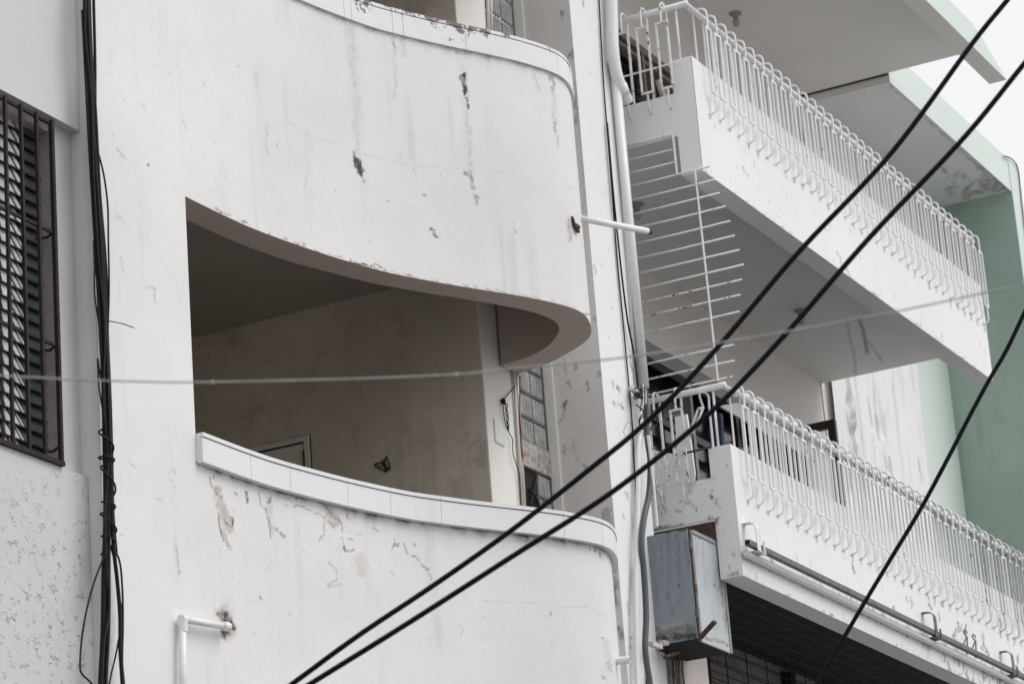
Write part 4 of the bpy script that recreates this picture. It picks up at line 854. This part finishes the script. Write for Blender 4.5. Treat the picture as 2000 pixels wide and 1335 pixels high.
# ------------------------------------------------------------------ steel meter box under the lower balcony end
xc, yc = -.42, .20
zt, zb = at(1342, 1031, x=xc)[2], at(1366, 1246, x=xc)[2]
yl = at(1262, 1043, x=xc)[1] + .02; xr = at(1402, 1062, y=yc)[0]
t = thing('meter_box', 'rusty bluish steel box with a pale door hung under the lower balcony', 'box', ((xc + xr) / 2, yc + .15, zb))
MB().box((xc, yc, zb), (xr - .01, yl, zt)).build('body', MT['steel'], t, bevel=.004)
CS = [(0, 12, .97, [(1275, 1244), (1310, 1246), (1362, 1238)]), (0, 22, .5, [(1280, 1236), (1360, 1230)]), (0, 7, .85, [(1256, 1046), (1300, 1038), (1344, 1030)]), (2, 7, .7, [(1350, 1050), (1358, 1120), (1366, 1235)]), (0, 6, .2, [(1290, 1050), (1294, 1150)]), (0, 9, .2, [(1305, 1045), (1312, 1200)]),
      (0, 7, .22, [(1322, 1040), (1330, 1180)]), (1, 20, .45, [(1285, 1228), (1330, 1226)]), (0, 6, .4, [(1302, 1156), (1306, 1170)]), (0, 3, .9, [(1325, 1141), (1326, 1143)]), (0, 5, .35, [(1338, 1050), (1344, 1110)]), (0, 8, .18, [(1275, 1060), (1282, 1180)])]
plate_x('side_panel', xc - .003, yc + .003, yl - .003, zb + .003, zt - .003, MT['steel_skin'], t, CS, .008)
d = MB().box((xc + .022, yc - .022, zb - .02), (xr, yc - .003, zt - .02)).build('door', MT['steel_door'], t, bevel=.004)
xs_, zs_ = steps(xc + .024, (xr - .022, .008)), steps(zb - .018, (zt - .037, .008)); rw = np.zeros((len(zs_), len(xs_), 3)); rw[:, :, 0] = xs_[None, :]; rw[:, :, 1] = yc - .0235; rw[:, :, 2] = zs_[:, None]
DS = [(2, 6, .8, [(1346, 1045), (1354, 1120), (1368, 1238)]), (2, 6, .6, [(1368, 1240), (1424, 1257)]), (0, 5, .5, [(1348, 1040), (1372, 1050), (1402, 1064)]), (2, 14, .3, [(1404, 1100), (1408, 1150)]), (0, 6, .18, [(1372, 1060), (1380, 1150)]), (2, 10, .25, [(1358, 1050), (1362, 1110)]),
      (0, 4, .5, [(1395, 1140), (1396, 1144)]), (0, 7, .2, [(1390, 1180), (1398, 1235)]), (2, 5, .6, [(1404, 1110), (1412, 1170), (1420, 1235)])]
skin('door_face', rw, MT['door_skin'], d, DS)
b = MB().box((xc + .02, yc - .03, zt - .035), (xr + .005, yc - .022, zt - .01)).box((xr - .02, yc - .03, zb - .02), (xr + .005, yc - .022, zt - .035)); b.build('door_edge', MT['steel'], d)
for z in (zt - .15, zb + .14): MB().tube([(xc + .008, yc - .012, z), (xc + .008, yc - .012, z + .07)], .011, 8).build('hinge', MT['tube_grey'], t)
MB().tube([(xc + .012, yc - .006, zb), (xc + .012, yc - .006, zt)], .007, 6).build('hinge_rod', MT['rust'], t)
MB().tube([np.array((xr + .012, yc - .01, zb + .42)) + .014 * np.array((math.cos(a), 0, math.sin(a))) for a in np.linspace(0, 6.28, 12)], .004, 5).build('latch_ring', MT['pvc_cream'], t)
MB().box((xc - .02, yc - .01, zb - .025), (xr - .03, yl + .02, zb - .002)).build('base', MT['black'], t)
MB().box((-.02, .165, zt - .02), (.0, .66, 7.0)).build('back_plate', MT['rust'], t)
b = MB(); A, Bq = at(1367, 1245, x=xc - .03), at(1396, 1213, x=xc - .10); b.bar(A, Bq, .028, .022); tag(b.build('iron_offcut', MT['rust']), 'rusty angle iron sticking up at the foot of the steel box', 'iron bar')
b = MB()
for p0, p1 in (((1271, 1256), (1290, 1263)), ((1293, 1254), (1325, 1262))): b.bar(at(*p0, y=.42), at(*p1, y=.42), .035, .03)
b.build('support_bar', MT['dirty_wall'], t)
# stained ground-floor pier and rusty bars below the box
MB().box((0, .50, .13), (.42, 1.585, 6.95)).build('entrance_pier', MT['dirty_wall'], BR)
t2 = thing('rusty_rods', 'bundle of rusty rods and chain hanging below the steel box', 'iron rods', tuple(at(1318, 1335, y=.45)))
for i, (x, y0, r) in enumerate(((1305, 1268, .005), (1312, 1262, .009), (1318, 1262, .006), (1323, 1264, .008), (1331, 1266, .005))):
    P = [at(x + (k - 0) * .9 + random.uniform(-1.6, 1.6), y0 + k * 14, y=.44) for k in range(12)]; MB().tube(P, [r * random.uniform(.45, 1.4) for _ in P], 6).build('rod', MT['rust'], t2)
MB().tube([at(1298, 1283, y=.40), at(1328, 1272, y=.36)], .014, 8).build('rod', MT['rust'], t2)

# ------------------------------------------------------------------ sign rail on the lower parapet
t = thing('sign_rail', 'grey steel rail on curved brackets along the lower balcony front', 'rail', (0, -.06, 6.8))
zr_ = 6.80
MB().bar((-.05, -.075, zr_), (8.1, -.075, zr_), .04, .04).build('rail', MT['tube_grey'], t, bevel=.003)
MB().box((-.058, -.088, zr_ - .014), (-.0495, -.062, zr_ + .014)).build('rail_end', MT['black'], t)
MB().tube([(-.0, -.03, zr_ - .06), (8.1, -.03, zr_ - .06)], .026, 10).build('conduit', MT['pvc'], t, smooth=True)
def cbracket(x):
    prof = catmull([(x, .01, zr_ + .175), (x, -.06, zr_ + .17), (x, -.095, zr_ + .14), (x, -.10, zr_ + .09), (x, -.10, zr_ - .03)], 5); b = MB()
    V = []; 
    for i, p in enumerate(prof):
        p = np.array(p); tt = prof[min(i + 1, len(prof) - 1)] - np.array(prof[max(i - 1, 0)]); tt = tt / np.linalg.norm(tt); nn = np.array((0, tt[2], -tt[1]))
        V += [p + nn * .0 + np.array((-.03, 0, 0)), p + np.array((.03, 0, 0)), p - nn * .006 + np.array((.03, 0, 0)), p - nn * .006 + np.array((-.03, 0, 0))]
    n = len(prof); b.add(V, [(i * 4 + k, i * 4 + (k + 1) % 4, (i + 1) * 4 + (k + 1) % 4, (i + 1) * 4 + k) for i in range(n - 1) for k in range(4)] + [(3, 2, 1, 0), (4 * n - 4, 4 * n - 3, 4 * n - 2, 4 * n - 1)])
    b.box((x - .01, -.10, zr_ - .035), (x + .13, .01, zr_ - .028)); b.tube([(x + .06, -.11, zr_ - .05), (x + .06, -.11, zr_ + .04)], .008, 6)
    return b
me = None
for x in (.10, 3.66, 5.55, 7.4):
    o = cbracket(x).build('bracket', MT['tube_grey'] if x > 1 else MT['white_metal_rusty'], t)
for k, px_ in enumerate((1884, 1901)):
    c0 = at(px_, 1262 + k * 8, y=-.08); b = MB()
    b.tube(catmull([c0 + np.array((-.06, 0, -.02)), c0 + np.array((.03, -.01, .075)), c0 + np.array((.07, 0, .10)), c0 + np.array((.09, 0, .085)), c0 + np.array((.05, 0, -.05))], 4), .007, 6)
    b.tube([c0 + np.array((.06 + .04 * math.cos(a), .0, .125 + .02 * math.sin(a))) for a in np.linspace(0, 5, 12)], .006, 6)
    tag(b.build('wire_clip', MT['tube_grey'], smooth=True), ('twisted grey wire clip on the sign rail, the nearer of two', 'twisted grey wire clip on the sign rail, the farther of two')[k], 'clip', 'wire clips on the sign rail')

# ------------------------------------------------------------------ lamps, board, cloth
def lamp(px_, py_, z, label):
    c = at(px_, py_, z=z); t = thing('ceiling_lamp', label, 'lamp', (c[0], c[1], z), 'bare bulbs under the slabs')
    MB().lathe([(.055, 0), (.055, -.012), (.03, -.022), (.022, -.05), (.02, -.055)], c, 14).build('holder', MT['lamp_base'], t, smooth=False)
    MB().sphere((c[0], c[1], z - .09), .033, 12, 8, (1, 1, 1.25)).build('bulb', MT['bulb'], t, smooth=True)
lamp(1436, 26, 12.775, 'bare bulb under the deep roof slab above the upper railing')
lamp(1563, 605, 9.85, 'bare bulb under the upper balcony between the power lines')
lamp(1243, 398, 9.85, 'bare bulb under the upper balcony close behind the wire grille')
xq = .75
P = [at(*p, x=xq) for p in [(1318, 814), (1341, 808), (1350, 870), (1357, 925), (1352, 960), (1262, 985), (1262, 872), (1290, 882), (1316, 886), (1321, 872)]]
tag(MB().prism(P, (.02, 0, 0)).build('white_board', MT['board']), 'white notched board standing behind the lower railing end', 'board')
P = [at(*p, x=1.9) for p in [(1385, 800), (1407, 806), (1411, 880), (1388, 876)]]
tag(MB().prism(P, (.05, 0, 0)).build('blue_cloth', MT['blue_cloth']), 'dark blue cloth hanging in the lower balcony doorway', 'cloth')
P = [at(*p, y=1.45) for p in [(1405, 792), (1440, 786), (1600, 872), (1600, 905)]]
tag(MB().prism(P, (0, .02, 0)).build('white_shelf', MT['board']), 'long white board leaning inside the lower balcony behind the balusters', 'board')

# ------------------------------------------------------------------ cables at the left corner
CY = .825
def cab(pxs, r, label, y=CY, seg=6, name='hanging_cable', n=8):
    pxs = [(x + random.uniform(-1.7, 1.7), yy) for x, yy in pxs]
    return wire(name, pxs, y, r, MT['black_cable'], label, 'cable', 'black cables hung at the corner', n, seg)
cab([(163, -60), (166, 0), (168, 60), (173, 150), (180, 260), (188, 400), (197, 560), (203, 700), (206, 850), (208, 1000), (204, 1120), (201, 1230), (196, 1335), (194, 1420)], .0145, 'thickest black cable of the bundle down the corner, leftmost strand at the bottom')
cab([(174, -60), (175, 0), (180, 120), (186, 220), (191, 330), (199, 480), (207, 600), (212, 720), (213, 860), (214, 960), (213, 1080), (212, 1180), (210, 1250), (207, 1335), (206, 1420)], .0108, 'black cable in the middle of the bundle down the corner', CY - .012)
cab([(169, -60), (171, 0), (176, 150), (184, 300), (193, 420), (201, 560), (208, 700), (214, 860), (218, 960), (221, 1060), (227, 1130), (233, 1200), (236, 1270), (240, 1335), (243, 1420)], .0105, 'black cable swinging out to the right below the coiled wrap', CY - .02)
cab([(181, -60), (182, 0), (184, 120), (186, 240), (194, 360), (205, 520), (211, 640), (215, 780), (218, 900), (221, 1000), (226, 1080)], .0085, 'black cable along the right side of the upper bundle', CY + .004)
cab([(168, -60), (166, 60), (179, 200), (181, 340), (193, 500), (206, 640), (203, 780), (211, 900), (204, 1010), (207, 1090), (214, 1180), (203, 1260), (200, 1340), (202, 1420)], .0075, 'black cable weaving in and out of the bundle', CY - .026)
cab([(161, 20), (166, 130), (175, 280), (184, 430), (194, 600), (199, 740)], .007, 'thin black strand on the left side of the upper bundle', CY - .01)
cab([(191, 290), (203, 340), (210, 400), (213, 470), (213, 560), (211, 640), (207, 740), (211, 830), (216, 880)], .0052, 'thin black wire bowing out right of the bundle above', CY - .012)
cab([(184, 470), (183, 520), (187, 580), (194, 650), (198, 740), (190, 700), (193, 760), (206, 830)], .0045, 'thin black wire bowing out left of the bundle', CY - .012)
cab([(204, 1085), (186, 1130), (172, 1185), (159, 1240), (155, 1285), (160, 1312), (172, 1328), (186, 1340)], .005, 'thin black wire hanging in a wide loop at lower left', CY - .005)
cab([(221, 1068), (232, 1095), (240, 1150), (241, 1220), (238, 1290), (242, 1340), (246, 1420)], .0055, 'thin black wire bowing right from the foot of the wrap', CY - .015)
cab([(216, 1060), (226, 1110), (236, 1170), (237, 1200), (228, 1270), (213, 1335), (208, 1420)], .0045, 'thin black wire crossing behind the lower strands', CY - .004)
P = []
for i in range(260):
    u = i / 259; py_ = 832 + u * 250; axp = 206 + u * 7; a = u * 2 * math.pi * 6.2 + .9 * math.sin(u * 21); rad = .036 + .014 * math.sin(u * 17) ** 2
    c = at(axp, py_ + 7 * math.sin(u * 13), y=CY - .01); P.append(c + np.array((rad * math.cos(a), rad * math.sin(a) * .75, .015 * math.cos(a * .5))))
tag(MB().tube(P, .0055, 6).build('cable_wrap', MT['black_cable'], smooth=True), 'thin black cable coiled loosely round the hanging bundle', 'cable', 'black cables hung at the corner')
P = [at(*p, y=CY - .03) for p in [(213, 627), (225, 629), (240, 632), (262, 640)]]
tag(MB().tube(P, .003, 5).build('wire_end', MT['black_cable']), 'stray wire end pointing right off the cable bundle', 'wire')
c = at(186, 1021, y=.93); b = MB(); b.lathe([(.02, -.02), (.022, 0), (.02, .02)], c, 8); b.bar(c, c + np.array((.05, -.07, .01)), .02, .02)
tag(b.build('wall_anchor', MT['pvc_cream']), 'painted wall anchor holding the cable bundle at the corner', 'anchor')
P = catmull([at(*p, y=.69) for p in [(1960, 305), (1972, 308), (1983, 318), (1989, 335), (1993, 370), (1998, 420), (2012, 540), (2030, 700)]], 6)
tag(MB().tube(P, .007, 6).build('roof_cable', MT['grey_hose'], smooth=True), 'cable dropping over the mint roof corner against the sky', 'cable')

# ------------------------------------------------------------------ lines across the street
def overhead(name, pxs, d, r, mat, label, cat, group, ext=(6, 6), n=8):
    P = [span(*p, d) for p in pxs]; Q = list(resample(catmull(P, 12), 60))
    a = P[0] + (P[0] - P[1]) / np.linalg.norm(P[0] - P[1]) * ext[0]; e = P[-1] + (P[-1] - P[-2]) / np.linalg.norm(P[-1] - P[-2]) * ext[1]
    return tag(MB().tube([a] + Q + [e], r, n).build(name, mat, smooth=True), label, cat, group)
overhead('power_line', [(1968, 0), (1900, 84), (1740, 300), (1560, 492), (1400, 680), (1270, 817), (1150, 917), (1000, 1034), (850, 1140), (700, 1240), (570, 1335)], 10.5, .0096, MT['line'], 'thick black power line, the upper of the pair crossing the view', 'power line', 'power lines across the street')
overhead('power_line', [(2000, 125), (1880, 272), (1700, 462), (1530, 657), (1380, 812), (1200, 957), (1000, 1086), (800, 1214), (605, 1335)], 10.3, .0096, MT['line'], 'thick black power line, the lower of the pair crossing the view', 'power line', 'power lines across the street')
overhead('power_line', [(2000, 612), (1965, 685), (1930, 745), (1895, 810), (1860, 878), (1800, 990), (1740, 1090), (1680, 1190), (1595, 1335)], 13.5, .0098, MT['line'], 'single black power line curving down at the far right', 'power line', 'power lines across the street')
t = overhead('string_line', [(0, 733), (150, 741), (330, 746), (450, 745), (700, 739), (900, 730), (1000, 719), (1200, 700), (1400, 670), (1700, 618), (2000, 555)], 7.4, .0024, MT['rope'], 'thin pale string with knots stretched across the whole view', 'string', None)
for x, y in ((155, 741), (415, 746), (891, 731)): MB().sphere(span(x, y, 7.4), .0056, 8, 6).build('knot', MT['rope'], t)
for i, pts in enumerate((((1655, 627), (1660, 660), (1668, 690), (1671, 730)), ((1677, 622), (1686, 645), (1694, 690)), ((1694, 665), (1710, 685), (1722, 705), (1718, 695)))):
    P = catmull([span(*p, 7.4) for p in pts], 5); MB().tube(P, (.0012, .003, .0012)[i], 5).build('frayed_end', MT['dark_string'], t)
